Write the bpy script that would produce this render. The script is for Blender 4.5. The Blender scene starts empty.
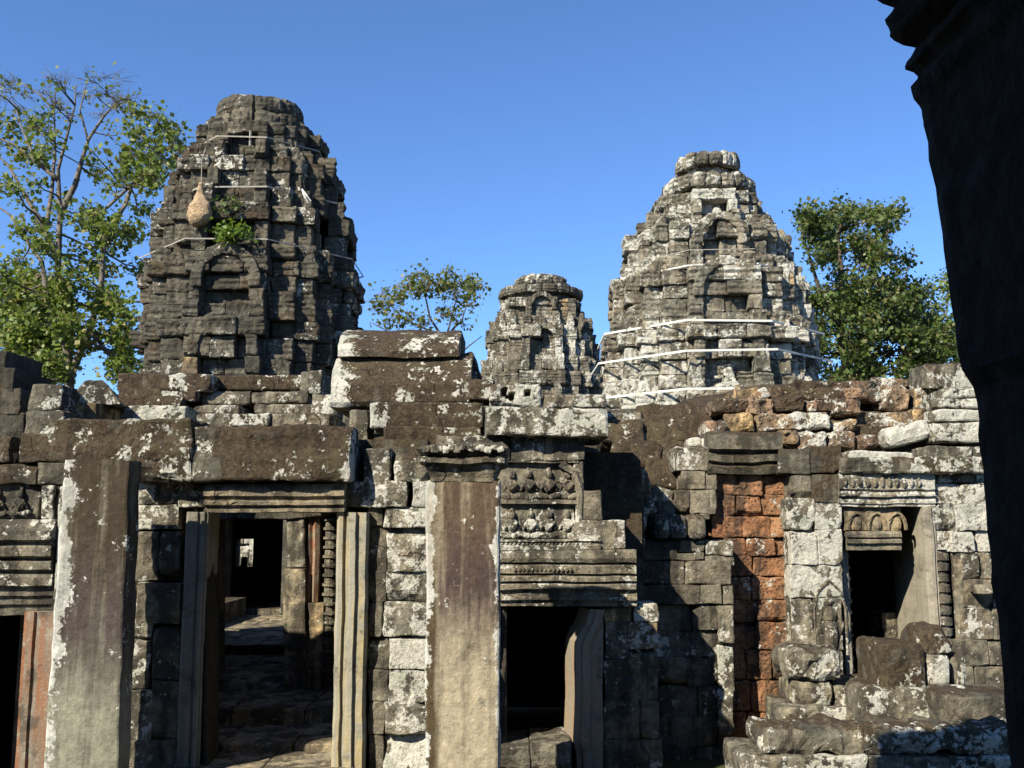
import bpy, math, random
import numpy as np
from mathutils import Vector, Matrix
R = math.radians
rnd = random.Random(7)
SC = bpy.context.scene
COL = SC.collection

# ---------------------------------------------------------------- camera, sky, sun, exposure
CAM_Z, PITCH, FPX = 2.1, R(8.0), 1000.0
cd = bpy.data.cameras.new('camera'); cam = bpy.data.objects.new('camera', cd); COL.objects.link(cam)
cd.sensor_width = 36.0; cd.lens = 36.0*FPX/1024.0; cd.clip_start = 0.05; cd.clip_end = 5000
cam.location = (0, 0, CAM_Z); cam.rotation_euler = (math.pi/2 + PITCH, 0, 0)
SC.camera = cam
SUN_EL, SUN_AZ = R(37.0), R(41.0)          # height; angle to the left of straight-behind
world = bpy.data.worlds.new('World'); SC.world = world; world.use_nodes = True
wn = world.node_tree; wn.nodes.clear()
wo = wn.nodes.new('ShaderNodeOutputWorld'); wb = wn.nodes.new('ShaderNodeBackground')
sky = wn.nodes.new('ShaderNodeTexSky'); sky.sky_type = 'NISHITA'; sky.sun_disc = False
sky.sun_elevation = SUN_EL; sky.sun_rotation = math.pi + SUN_AZ
sky.altitude = 2000; sky.air_density = 1.0; sky.dust_density = 0.0; sky.ozone_density = 9.0
wb.inputs['Strength'].default_value = 0.102
wn.links.new(sky.outputs[0], wb.inputs[0]); wn.links.new(wb.outputs[0], wo.inputs[0])
sl = bpy.data.lights.new('sun', 'SUN'); sl.energy = 5.0; sl.angle = R(0.53); sl.color = (1.0, 0.915, 0.76)
so = bpy.data.objects.new('sun', sl); COL.objects.link(so)
SUN_DIR = Vector((-math.sin(SUN_AZ)*math.cos(SUN_EL), -math.cos(SUN_AZ)*math.cos(SUN_EL), math.sin(SUN_EL)))
so.rotation_euler = SUN_DIR.to_track_quat('Z', 'Y').to_euler(); so.location = (-20, -20, 30)
SC.view_settings.view_transform = 'Standard'; SC.view_settings.look = 'None'
SC.view_settings.exposure = 1.18; SC.view_settings.gamma = 1.0; SC.view_settings.use_curve_mapping = False
SC.render.engine = 'CYCLES'
SC.cycles.max_bounces = 4; SC.cycles.diffuse_bounces = 2; SC.cycles.glossy_bounces = 1
SC.cycles.transmission_bounces = 2; SC.cycles.transparent_max_bounces = 4

cT, sT = math.cos(PITCH), math.sin(PITCH)
def P(px, py, Y):
    """the point seen at photo position (px, py) that lies Y metres in front of the camera plane"""
    u, v = (px-512)/FPX, (384-py)/FPX
    t = Y/(cT - v*sT)
    return Vector((u*t, Y, CAM_Z + (sT + v*cT)*t))
def rect(x0, y0, x1, y1, Y):
    ym = (y0+y1)/2; xm = (x0+x1)/2
    return P(x0, ym, Y).x, P(x1, ym, Y).x, P(xm, y1, Y).z, P(xm, y0, Y).z

# ---------------------------------------------------------------- noise
def _h(ix, iy, iz, s):
    n = (ix*374761393 + iy*668265263 + iz*1274126177 + s*974711) & 0xFFFFFFFF
    n = ((n ^ (n >> 13))*1103515245) & 0xFFFFFFFF
    n = (n ^ (n >> 16)) & 0xFFFF
    return n/32767.5 - 1.0
def vnoise(p, s=0):
    f = np.floor(p).astype(np.int64); t = p - f; t = t*t*(3-2*t)
    x, y, z = f[:, 0], f[:, 1], f[:, 2]; u, v, w = t[:, 0], t[:, 1], t[:, 2]
    def L(a, b, k): return a + (b-a)*k
    return L(L(L(_h(x, y, z, s), _h(x+1, y, z, s), u), L(_h(x, y+1, z, s), _h(x+1, y+1, z, s), u), v),
             L(L(_h(x, y, z+1, s), _h(x+1, y, z+1, s), u), L(_h(x, y+1, z+1, s), _h(x+1, y+1, z+1, s), u), v), w)
def vec_noise(p, f, s):
    q = p*f
    return np.stack([vnoise(q, s), vnoise(q+31.7, s+1), vnoise(q+77.3, s+2)], 1)
def rough(p, amp, f, s):
    if amp <= 0: return p
    return p + amp*(vec_noise(p, f, s) + 0.5*vec_noise(p, f*2.3, s+5) + 0.28*vec_noise(p, f*5.1, s+9))

# ---------------------------------------------------------------- mesh collector
class MB:
    def __init__(s): s.V = []; s.F = []; s.A = []; s.n = 0; s.T = []
    def add(s, v, f, a, smooth=True):
        v = np.asarray(v, float)
        s.V.append(v)
        if len(f):
            f = np.asarray(f, np.int64); (s.F if f.shape[1] == 4 else s.T).append(f + s.n)
        a = np.asarray(a, float)
        s.A.append(np.tile(a, (len(v), 1)) if a.ndim == 1 else a)
        s.n += len(v)
    def build(s, name, mat, parent=None, smooth=False, **props):
        me = bpy.data.meshes.new(name)
        V = np.concatenate(s.V) if s.V else np.zeros((0, 3))
        if parent is not None: V = V - np.array(WORLD(parent))
        Q = np.concatenate(s.F) if s.F else np.zeros((0, 4), np.int64)
        T = np.concatenate(s.T) if s.T else np.zeros((0, 3), np.int64)
        me.vertices.add(len(V)); me.vertices.foreach_set('co', V.ravel())
        li = np.concatenate([Q.ravel(), T.ravel()])
        me.loops.add(len(li)); me.loops.foreach_set('vertex_index', li.astype(np.int32))
        me.polygons.add(len(Q)+len(T))
        st = np.concatenate([np.arange(len(Q))*4, len(Q)*4 + np.arange(len(T))*3]).astype(np.int32)
        me.polygons.foreach_set('loop_start', st)
        me.polygons.foreach_set('use_smooth', np.ones(len(st), bool) if smooth else np.zeros(len(st), bool))
        at = me.attributes.new('blk', 'FLOAT_COLOR', 'POINT')
        at.data.foreach_set('color', np.concatenate(s.A).ravel())
        me.materials.append(mat); me.update(calc_edges=True); me.validate()
        o = bpy.data.objects.new(name, me); COL.objects.link(o)
        if parent is not None: o.parent = parent
        for k, v in props.items(): o[k] = v
        return o
def WORLD(o):
    l = Vector(o.location)
    while o.parent: o = o.parent; l = l + Vector(o.location)
    return l
def tag(o, label, cat, group=None, kind=None):
    if label: o['label'] = label; o['kind'] = 'thing'
    if cat: o['category'] = cat
    if group: o['group'] = group
    if kind: o['kind'] = kind
    return o
def thing(name, loc, label, cat, group=None):
    o = bpy.data.objects.new(name, None); COL.objects.link(o); o.location = loc
    o.empty_display_size = .1
    return tag(o, label, cat, group)
def solo(mb, name, mat, label, cat, group=None, smooth=False):
    """a thing that is one mesh, its origin at its base"""
    V = np.concatenate(mb.V); c = Vector(((V[:, 0].min()+V[:, 0].max())/2, (V[:, 1].min()+V[:, 1].max())/2, V[:, 2].min()))
    for i in range(len(mb.V)): mb.V[i] = mb.V[i] - np.array(c)
    o = mb.build(name, mat, None, smooth); o.location = c
    return tag(o, label, cat, group)

# ---------------------------------------------------------------- shapes
_topo = {}
def _box_topo(nx, ny, nz):
    k = (nx, ny, nz)
    if k in _topo: return _topo[k]
    idx = {}; pts = []
    def g(i, j, l):
        q = (i, j, l)
        if q not in idx: idx[q] = len(pts); pts.append(q)
        return idx[q]
    F = []
    for i in range(nx):
        for j in range(ny):
            F.append((g(i, j, 0), g(i, j+1, 0), g(i+1, j+1, 0), g(i+1, j, 0)))
            F.append((g(i, j, nz), g(i+1, j, nz), g(i+1, j+1, nz), g(i, j+1, nz)))
    for i in range(nx):
        for l in range(nz):
            F.append((g(i, 0, l), g(i+1, 0, l), g(i+1, 0, l+1), g(i, 0, l+1)))
            F.append((g(i, ny, l), g(i, ny, l+1), g(i+1, ny, l+1), g(i+1, ny, l)))
    for j in range(ny):
        for l in range(nz):
            F.append((g(0, j, l), g(0, j, l+1), g(0, j+1, l+1), g(0, j+1, l)))
            F.append((g(nx, j, l), g(nx, j+1, l), g(nx, j+1, l+1), g(nx, j, l+1)))
    _topo[k] = (np.array(pts), np.array(F)); return _topo[k]
def _lines(h, r, res):
    n = max(1, int(round(2*(h-r)/res)))
    return np.concatenate([[-h], np.linspace(-h+r, h-r, n+1), [h]])
_seed = [0]
def blk(mb, c, s, rot=(0, 0, 0), res=.05, r=.010, amp=.011, chip=.35, at=(.5, .3, .3, 0), freq=None, taper=None, ridge=None):
    """a weathered stone: rounded edges, knocked corners, pitted faces"""
    _seed[0] += 1; sd = _seed[0]*13
    h = np.array(s, float)/2; r = min(r, h.min()*.6)
    L = [_lines(h[k], r, res) for k in range(3)]
    pts, F = _box_topo(*[len(l)-1 for l in L])
    p = np.stack([L[k][pts[:, k]] for k in range(3)], 1)
    q = np.clip(p, -(h-r), h-r); d = p-q
    n = np.linalg.norm(d, axis=1, keepdims=True); p = q + np.where(n > 1e-9, d/np.maximum(n, 1e-9)*r, 0)
    if taper:                                  # taper=(tx, ty): top scaled by these
        k = (p[:, 2:3]/h[2]+1)/2
        p[:, 0:1] *= 1+(taper[0]-1)*k; p[:, 1:2] *= 1+(taper[1]-1)*k
    rr = random.Random(sd)
    m = h.min()
    for _ in range(3):
        if rr.random() < chip:
            e = [rr.choice((-1, 1)), -1 if rr.random() < .75 else 1, rr.choice((-1, 1))]
            w = np.array([e[0]*rr.uniform(.1, 1), e[1]*rr.uniform(.3, 1), e[2]*rr.uniform(.1, 1)])
            if rr.random() < .5: w[0] *= .15
            w /= np.linalg.norm(w)
            cst = np.dot(np.abs(w), h) - rr.uniform(.1, .55)*m
            dd = p@w - cst; dd = np.maximum(dd, 0) + .0
            p = p - dd[:, None]*w*0.95
    f = freq or min(9, 3.2/max(.12, m*2))
    if ridge:                                  # carved horizontal mouldings on the outer face
        k = np.interp((p[:, 2]/h[2]+1)/2, np.linspace(0, 1, len(ridge)), ridge); p[:, 1] -= np.where(p[:, 1] < 0, k, 0)
    p = rough(p + sd*3.1, amp, f, sd % 97) - sd*3.1
    M = np.array(Matrix.Rotation(rot[2], 3, 'Z') @ Matrix.Rotation(rot[1], 3, 'Y') @ Matrix.Rotation(rot[0], 3, 'X'))
    p = p@M.T + np.array(c)
    mb.add(p, F, at)
def J(at, j=.12):
    a = np.array(at, float) + np.array([rnd.uniform(-j, j) for _ in range(4)])*np.array([1, 1, 1, .3]); return tuple(np.clip(a, 0, 1.3))
def pb(mb, x0, y0, x1, y1, Y, depth=.5, at=(.5, .35, .3, 0), gap=.002, rot=(0, 0, 0), **k):
    """one stone filling a rectangle of the wall plane Y"""
    a, b, z0, z1 = rect(x0, y0, x1, y1, Y)
    blk(mb, ((a+b)/2, Y+depth/2, (z0+z1)/2), (max(.02, b-a-gap), depth, max(.02, z1-z0-gap)), rot, at=at, **k)
def fill(mb, x0, y0, x1, y1, Y, depth=.45, ch=36, bl=55, at=(.5, .35, .3, 0), jit=.025, j=.15, res=.06, miss=0, **k):
    """courses of dry stone filling a rectangle of the wall plane Y"""
    n = max(1, round((y1-y0)/ch)); ys = [y0+(y1-y0)*i/n for i in range(n+1)]
    for i in range(1, n): ys[i] += rnd.uniform(-.12, .12)*ch
    for i in range(n):
        x = x0
        while x < x1-1:
            w = bl*rnd.uniform(.6, 1.35)
            xe = x+w
            if x1-xe < bl*.45: xe = x1
            if rnd.random() >= miss:
                pb(mb, x, ys[i], xe, ys[i+1], Y+rnd.uniform(-jit, jit), depth, J(at, j), res=res, **k)
            x = xe
    a, b, z0, z1 = rect(x0, y0, x1, y1, Y)
    box(mb, (a+.02, Y+depth*.35, z0), (b-.02, Y+depth*.9, z1-.03), (.3, 0, .6, 0))
def box(mb, lo, hi, at=(.3, 0, .3, 0)):
    x0, y0, z0 = lo; x1, y1, z1 = hi
    v = [(x0, y0, z0), (x1, y0, z0), (x1, y1, z0), (x0, y1, z0), (x0, y0, z1), (x1, y0, z1), (x1, y1, z1), (x0, y1, z1)]
    mb.add(v, [(0, 3, 2, 1), (4, 5, 6, 7), (0, 1, 5, 4), (1, 2, 6, 5), (2, 3, 7, 6), (3, 0, 4, 7)], at)
def loft(mb, rings, at, amp=0, freq=4, caps=True, closed=True, seed=3):
    rings = np.asarray(rings, float); m, n = rings.shape[:2]
    p = rings.reshape(-1, 3); F = []
    i, j = np.meshgrid(np.arange(m-1), np.arange(n if closed else n-1), indexing='ij'); i = i.ravel(); j = j.ravel(); j2 = (j+1) % n
    F = np.stack([i*n+j, i*n+j2, (i+1)*n+j2, (i+1)*n+j], 1)
    p = rough(p, amp, freq, seed)
    base = len(p)
    if caps:
        c0 = p[:n].mean(0); c1 = p[-n:].mean(0)
        p = np.concatenate([p, [c0, c1]])
    mb.add(p, F, at)
    if caps:
        k = np.arange(n); k2 = (k+1) % n; off = mb.n-len(p)
        T = np.concatenate([np.stack([np.full(n, base), k2, k], 1), np.stack([np.full(n, base+1), (m-1)*n+k, (m-1)*n+k2], 1)])
        mb.T.append(T+off)
def resample(pts, step):
    pts = [np.array(p, float) for p in pts]; out = [pts[0]]
    for a, b in zip(pts, pts[1:]):
        n = max(1, int(math.ceil(np.linalg.norm(b-a)/step)))
        for i in range(1, n+1): out.append(a+(b-a)*i/n)
    return np.array(out)
def mould_h(mb, x0, x1, prof, Y, back, at, step=.07, amp=.006, seed=1):
    """horizontal moulding: prof = [(py, how far it stands out)], from top to bottom"""
    pts = [np.array((-o, P((x0+x1)/2, py, Y).z)) for py, o in prof]
    pr = [(pts[0][0], pts[0][1])]
    pp = resample([(a, b, 0) for a, b in pts], .03)
    ring = [(back-Y, pp[0][1])] + [(a, b) for a, b, _ in pp] + [(back-Y, pp[-1][1])]
    ym = (prof[0][0]+prof[-1][0])/2
    a, b = P(x0, ym, Y).x, P(x1, ym, Y).x
    xs = np.linspace(a, b, max(2, int((b-a)/step)+1))
    loft(mb, [[(x, Y+o, z) for o, z in ring] for x in xs], at, amp, 5, seed=seed)
def mould_v(mb, y0, y1, prof, Y, back, at, step=.08, amp=.005, seed=2):
    """vertical moulding (door jamb): prof = [(px, how far it stands out)], left to right"""
    ym = (y0+y1)/2; xm = (prof[0][0]+prof[-1][0])/2
    pts = resample([(P(px, ym, Y).x, -o, 0) for px, o in prof], .025)
    ring = [(pts[0][0], back-Y)] + [(a, b) for a, b, _ in pts] + [(pts[-1][0], back-Y)]
    z0, z1 = P(xm, y1, Y).z, P(xm, y0, Y).z
    zs = np.linspace(z0, z1, max(2, int((z1-z0)/step)+1))
    loft(mb, [[(x, Y+o, z) for x, o in ring] for z in zs], at, amp, 4, seed=seed)
def lathe(mb, c, prof, n=12, at=(.5, .3, .3, 0), amp=.003):
    loft(mb, [[(c[0]+r*math.cos(2*math.pi*k/n), c[1]+r*math.sin(2*math.pi*k/n), c[2]+z) for k in range(n)] for z, r in prof], at, amp, 8)
def ell(mb, c, s, at, rot=0, n=8, m=6, amp=0):
    rings = []
    for i in range(m+1):
        t = math.pi*(i/m)-math.pi/2; t = max(-1.45, min(1.45, t))
        ring = []
        for k in range(n):
            a = 2*math.pi*k/n; x, y, z = s[0]*math.cos(t)*math.cos(a), s[1]*math.cos(t)*math.sin(a), s[2]*math.sin(t)
            ring.append((c[0]+x*math.cos(rot)-z*math.sin(rot), c[1]+y, c[2]+x*math.sin(rot)+z*math.cos(rot)))
        rings.append(ring)
    loft(mb, rings, at, amp, 9)
def tube(mb, path, radii, n=5, at=(.5, .5, .5, 0)):
    path = np.asarray(path, float); rings = []
    up = np.array([.31, .2, .93])
    for i, p in enumerate(path):
        d = path[min(i+1, len(path)-1)]-path[max(i-1, 0)]; d = d/(np.linalg.norm(d)+1e-9)
        a = np.cross(d, up); a /= np.linalg.norm(a)+1e-9; b = np.cross(d, a)
        r = radii[i] if hasattr(radii, '__len__') else radii
        rings.append([p + r*(math.cos(2*math.pi*k/n)*a+math.sin(2*math.pi*k/n)*b) for k in range(n)])
    loft(mb, rings, at)

# ---------------------------------------------------------------- materials
K = .64                                      # aged stone, with all colours scaled down further to deepen the shade
class NT:
    def __init__(s, name):
        s.m = bpy.data.materials.new(name); s.m.use_nodes = True; s.t = s.m.node_tree; s.t.nodes.clear()
        s.out = s.t.nodes.new('ShaderNodeOutputMaterial')
    def n(s, ty, **k):
        o = s.t.nodes.new(ty)
        for a, b in k.items(): setattr(o, a, b)
        return o
    def put(s, sock, v):
        if isinstance(v, bpy.types.NodeSocket): s.t.links.new(v, sock)
        elif v is not None: sock.default_value = v
    def math(s, op, a, b=None, c=None):
        o = s.n('ShaderNodeMath', operation=op)
        for i, v in enumerate((a, b, c)): s.put(o.inputs[i], v) if v is not None else None
        return o.outputs[0]
    def mix(s, f, a, b, mode='MIX'):
        o = s.n('ShaderNodeMix', data_type='RGBA', blend_type=mode)
        s.put(o.inputs[0], f)
        s.put(o.inputs[6], a if not isinstance(a, tuple) else (*a, 1)); s.put(o.inputs[7], b if not isinstance(b, tuple) else (*b, 1))
        return o.outputs[2]
    def noise(s, vec, scale, detail=4, rough_=.6, dist=0):
        o = s.n('ShaderNodeTexNoise'); s.put(o.inputs['Vector'], vec); o.inputs['Scale'].default_value = scale
        o.inputs['Detail'].default_value = detail; o.inputs['Roughness'].default_value = rough_; o.inputs['Distortion'].default_value = dist
        return o.outputs[0]
    def smooth(s, x, lo, hi):
        o = s.n('ShaderNodeMapRange', interpolation_type='SMOOTHSTEP'); s.put(o.inputs[0], x); s.put(o.inputs[1], lo); s.put(o.inputs[2], hi)
        return o.outputs[0]
    def scalev(s, v, sc):
        o = s.n('ShaderNodeMapping'); s.put(o.inputs[0], v); o.inputs['Scale'].default_value = sc; return o.outputs[0]
    def bump(s, h, strength, dist, nrm=None):
        o = s.n('ShaderNodeBump'); s.put(o.inputs['Height'], h); o.inputs['Strength'].default_value = strength; o.inputs['Distance'].default_value = dist
        if nrm: s.put(o.inputs['Normal'], nrm)
        return o.outputs[0]
    def finish(s, col, nrm=None, rough_=.95, spec=.15):
        b = s.n('ShaderNodeBsdfPrincipled'); s.put(b.inputs['Base Color'], s.mix(1.0, col, (K, K, K), 'MULTIPLY')); b.inputs['Roughness'].default_value = rough_
        b.inputs['Specular IOR Level'].default_value = spec
        if nrm: s.put(b.inputs['Normal'], nrm)
        s.t.links.new(b.outputs[0], s.out.inputs[0]); return s.m

def stone_mat(name, A, B, warm=(.40, .27, .12), scale=1.0, laterite=False, liv=(.64, .62, .53), soot=.80, carved=0):
    t = NT(name)
    co = t.n('ShaderNodeTexCoord').outputs['Object']
    if scale != 1: co = t.scalev(co, (scale,)*3)
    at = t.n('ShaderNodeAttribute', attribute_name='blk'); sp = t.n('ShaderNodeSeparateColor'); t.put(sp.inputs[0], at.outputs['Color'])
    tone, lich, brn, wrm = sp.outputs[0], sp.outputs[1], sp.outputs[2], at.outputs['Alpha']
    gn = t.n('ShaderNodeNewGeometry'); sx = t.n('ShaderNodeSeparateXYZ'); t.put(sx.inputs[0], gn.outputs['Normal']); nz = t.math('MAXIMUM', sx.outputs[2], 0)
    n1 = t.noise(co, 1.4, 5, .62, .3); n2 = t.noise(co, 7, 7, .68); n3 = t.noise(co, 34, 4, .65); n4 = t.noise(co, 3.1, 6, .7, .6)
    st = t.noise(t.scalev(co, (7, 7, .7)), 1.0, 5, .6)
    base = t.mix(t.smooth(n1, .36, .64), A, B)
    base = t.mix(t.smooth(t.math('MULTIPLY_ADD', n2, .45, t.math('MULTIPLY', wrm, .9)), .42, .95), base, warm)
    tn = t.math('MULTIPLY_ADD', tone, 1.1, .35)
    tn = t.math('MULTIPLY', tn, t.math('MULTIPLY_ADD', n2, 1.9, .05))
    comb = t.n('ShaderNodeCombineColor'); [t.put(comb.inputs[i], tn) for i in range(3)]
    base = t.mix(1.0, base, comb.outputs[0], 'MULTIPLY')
    n5 = t.noise(co, 19, 6, .78)
    cb5 = t.n('ShaderNodeCombineColor'); tn5 = t.math('MULTIPLY_ADD', n5, 2.6, -.25); [t.put(cb5.inputs[i], tn5) for i in range(3)]
    base = t.mix(1.0, base, cb5.outputs[0], 'MULTIPLY')
    # soot-dark weathering, in patches and runs
    dk = t.math('ADD', t.math('MULTIPLY', n4, .55), t.math('MULTIPLY', st, .45))
    base = t.mix(t.math('MULTIPLY', t.smooth(dk, .44, .55), soot), base, (.040, .036, .030))
    # brown crust, most on faces that look up
    bx = t.math('ADD', t.math('MULTIPLY', n1, .5), t.math('MULTIPLY', n2, .5))
    bt = t.math('SUBTRACT', t.math('SUBTRACT', .80, t.math('MULTIPLY', brn, .5)), t.math('MULTIPLY', nz, .16))
    fb = t.smooth(bx, t.math('SUBTRACT', bt, .05), t.math('ADD', bt, .05))
    bc = t.mix(t.smooth(n3, .35, .65), (.046, .034, .022), (.098, .072, .046))
    bc = t.mix(t.math('MULTIPLY', t.smooth(st, .50, .62), .55), bc, (.030, .024, .018))
    bc = t.mix(t.math('MULTIPLY', t.smooth(n4, .50, .62), .5), bc, (.115, .095, .05))
    base = t.mix(fb, base, bc)
    # pale lichen: ragged patches with hard borders
    lx = t.math('ADD', t.math('ADD', t.math('MULTIPLY', t.noise(co, 9.3, 8, .72, .2), .5), t.math('MULTIPLY', n3, .22)), t.math('MULTIPLY', t.noise(co, 2.3, 4, .6), .28))
    lx = t.math('MULTIPLY_ADD', lx, 1.7, -.35)
    big = t.noise(co, .55, 3, .5); lx = t.math('MULTIPLY_ADD', t.math('SUBTRACT', big, .5), .55, lx)
    lt = t.math('SUBTRACT', .745, t.math('MULTIPLY', lich, .40))
    fl = t.smooth(lx, t.math('SUBTRACT', lt, .012), t.math('ADD', lt, .035))
    lc = t.mix(t.smooth(n3, .3, .6), tuple(c*.62 for c in liv), liv)
    lc = t.mix(t.smooth(n4, .50, .66), lc, (.40, .41, .33))
    base = t.mix(fl, base, lc)
    # specks of young lichen
    v2 = t.n('ShaderNodeTexVoronoi'); t.put(v2.inputs['Vector'], t.scalev(co, (1, 1, 1))); v2.inputs['Scale'].default_value = 17
    sk = t.math('MULTIPLY', t.smooth(v2.outputs['Distance'], .26, .16), t.smooth(t.math('ADD', n4, t.math('MULTIPLY', lich, .22)), .62, .72))
    sk = t.math('MULTIPLY', sk, t.smooth(n5, .40, .52))
    base = t.mix(sk, base, tuple(c*.9 for c in liv))
    # a few hairline cracks
    v3 = t.n('ShaderNodeTexVoronoi', feature='DISTANCE_TO_EDGE'); wv = t.n('ShaderNodeVectorMath', operation='ADD'); t.put(wv.inputs[0], co)
    nc = t.n('ShaderNodeTexNoise'); t.put(nc.inputs['Vector'], co); nc.inputs['Scale'].default_value = 3; sv = t.n('ShaderNodeVectorMath', operation='SCALE'); t.put(sv.inputs[0], nc.outputs['Color']); sv.inputs['Scale'].default_value = .35
    t.put(wv.inputs[1], sv.outputs[0]); t.put(v3.inputs['Vector'], wv.outputs[0]); v3.inputs['Scale'].default_value = 1.5
    ck = t.math('MULTIPLY', t.math('MULTIPLY', t.smooth(v3.outputs['Distance'], .009, .002), t.smooth(n1, .54, .60)), t.math('SUBTRACT', 1.0, fl))
    base = t.mix(t.math('MULTIPLY', ck, .8), base, (.02, .018, .015))
    vo = t.n('ShaderNodeTexVoronoi'); t.put(vo.inputs['Vector'], co); vo.inputs['Scale'].default_value = 26 if laterite else 48
    pit = t.smooth(vo.outputs['Distance'], .05, .4)
    if laterite: base = t.mix(t.math('MULTIPLY', t.math('SUBTRACT', 1.0, pit), .6), base, (.06, .028, .018))
    h = t.math('ADD', t.math('MULTIPLY', n2, .55), t.math('ADD', t.math('MULTIPLY_ADD', n3, .45, t.math('MULTIPLY', n5, .75)), t.math('MULTIPLY', pit, .45 if laterite else .16)))
    if carved:                                 # worn horizontal mouldings and pleats cut into the tower stones
        so_ = t.n('ShaderNodeSeparateXYZ'); t.put(so_.inputs[0], t.n('ShaderNodeTexCoord').outputs['Object'])
        wz = t.math('SINE', t.math('MULTIPLY', t.math('ADD', so_.outputs[2], t.math('MULTIPLY', n1, .12)), 58.0))
        wx = t.math('SINE', t.math('MULTIPLY', t.math('ADD', so_.outputs[0], so_.outputs[1]), 44.0))
        mk = t.smooth(t.noise(t.scalev(co, (.5, .5, 2.2)), 1.6, 3, .5), .44, .52)
        cw = t.n('ShaderNodeMix'); t.put(cw.inputs[0], mk); t.put(cw.inputs[2], wx); t.put(cw.inputs[3], wz)
        h = t.math('MULTIPLY_ADD', t.math('MULTIPLY', cw.outputs[0], t.smooth(n4, .38, .55)), carved, h)
    h = t.math('SUBTRACT', t.math('ADD', h, t.math('MULTIPLY', fl, .12)), t.math('MULTIPLY', ck, .5))
    return t.finish(base, t.bump(h, .85, .028/scale if scale < 1 else .028))
STONE = stone_mat('weathered sandstone', (.19, .178, .135), (.265, .228, .16))
TOWER = stone_mat('tower sandstone', (.165, .155, .118), (.235, .205, .148), scale=.75, soot=.66, carved=.34)
LATROOF = stone_mat('roof laterite', (.25, .155, .10), (.30, .225, .15), warm=(.44, .31, .15), laterite=True)
LATER = stone_mat('red laterite', (.26, .115, .055), (.345, .19, .10), warm=(.40, .27, .14), laterite=True)

def pillar_mat(name, ztop, zbot, topc, midc, lowc, edge, x0, x1, strip=None):
    """smooth shaft: dark water stain from the top, bare grey-beige stone below, lichen along the edges"""
    t = NT(name); co = t.n('ShaderNodeTexCoord').outputs['Object']
    s = t.n('ShaderNodeSeparateXYZ'); t.put(s.inputs[0], co)
    n2 = t.noise(co, 6, 7, .65); n3 = t.noise(co, 38, 4, .65); st = t.noise(t.scalev(co, (9, 9, .55)), 1.0, 5, .6); n1 = t.noise(co, 1.6, 4)
    z = t.math('ADD', t.smooth(s.outputs[2], zbot, ztop), t.math('MULTIPLY', t.math('SUBTRACT', st, .5), .9))
    low = t.mix(t.smooth(n1, .35, .65), lowc, tuple(c*.78 for c in lowc)); low = t.mix(t.smooth(n2, .55, .75), low, (.20, .19, .14))
    c = t.mix(t.smooth(z, .12, .55), low, midc); c = t.mix(t.smooth(t.math('ADD', z, t.math('MULTIPLY', n2, .3)), .75, 1.15), c, topc)
    if strip: c = t.mix(t.smooth(t.math('ADD', s.outputs[0], t.math('MULTIPLY', t.math('SUBTRACT', t.noise(co, 2, 5), .5), .10)), x0+strip+.02, x0+strip-.02), c, (.10, .075, .042))
    e = t.math('MAXIMUM', t.smooth(s.outputs[0], x0+edge, x0), t.math('MULTIPLY', t.smooth(s.outputs[0], x1-edge*.9, x1-.01), .95))
    lx = t.math('ADD', t.math('MULTIPLY_ADD', n2, 1.05, t.math('MULTIPLY_ADD', n3, .5, -.325)), t.math('MULTIPLY', t.math('MULTIPLY', e, t.smooth(t.noise(co, 2.8, 5, .6), .28, .62)), .36))
    lx = t.math('ADD', lx, t.math('MULTIPLY', t.smooth(s.outputs[2], zbot, ztop), .07))
    c = t.mix(t.smooth(lx, .66, .72), c, t.mix(n3, (.50, .50, .43), (.66, .65, .60)))
    n5 = t.noise(co, 17, 6, .75)
    v2 = t.n('ShaderNodeTexVoronoi'); t.put(v2.inputs['Vector'], co); v2.inputs['Scale'].default_value = 22
    sk = t.math('MULTIPLY', t.smooth(v2.outputs['Distance'], .22, .14), t.smooth(t.math('ADD', t.noise(co, 2.2, 5, .65), t.math('MULTIPLY', e, .10)), .60, .70))
    c = t.mix(sk, c, (.5, .5, .45))
    s2 = t.noise(t.scalev(co, (14, 14, .7)), 1.0, 6, .62); c = t.mix(t.math('MULTIPLY', t.smooth(s2, .50, .66), .36), c, (.06, .05, .04))
    s3 = t.noise(t.scalev(co, (7, 7, .5)), 1.3, 5, .6); c = t.mix(t.math('MULTIPLY', t.smooth(s3, .50, .70), .42), c, tuple(q*1.15 for q in lowc))
    tn = t.math('MULTIPLY', t.math('MULTIPLY_ADD', n3, .7, .65), t.math('MULTIPLY_ADD', n5, 1.5, .25)); cb = t.n('ShaderNodeCombineColor'); [t.put(cb.inputs[i], tn) for i in range(3)]
    c = t.mix(1.0, c, cb.outputs[0], 'MULTIPLY')
    return t.finish(c, t.bump(t.math('ADD', t.math('MULTIPLY', n2, .6), t.math('ADD', n5, t.math('MULTIPLY', n3, .4))), .7, .016))

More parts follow.
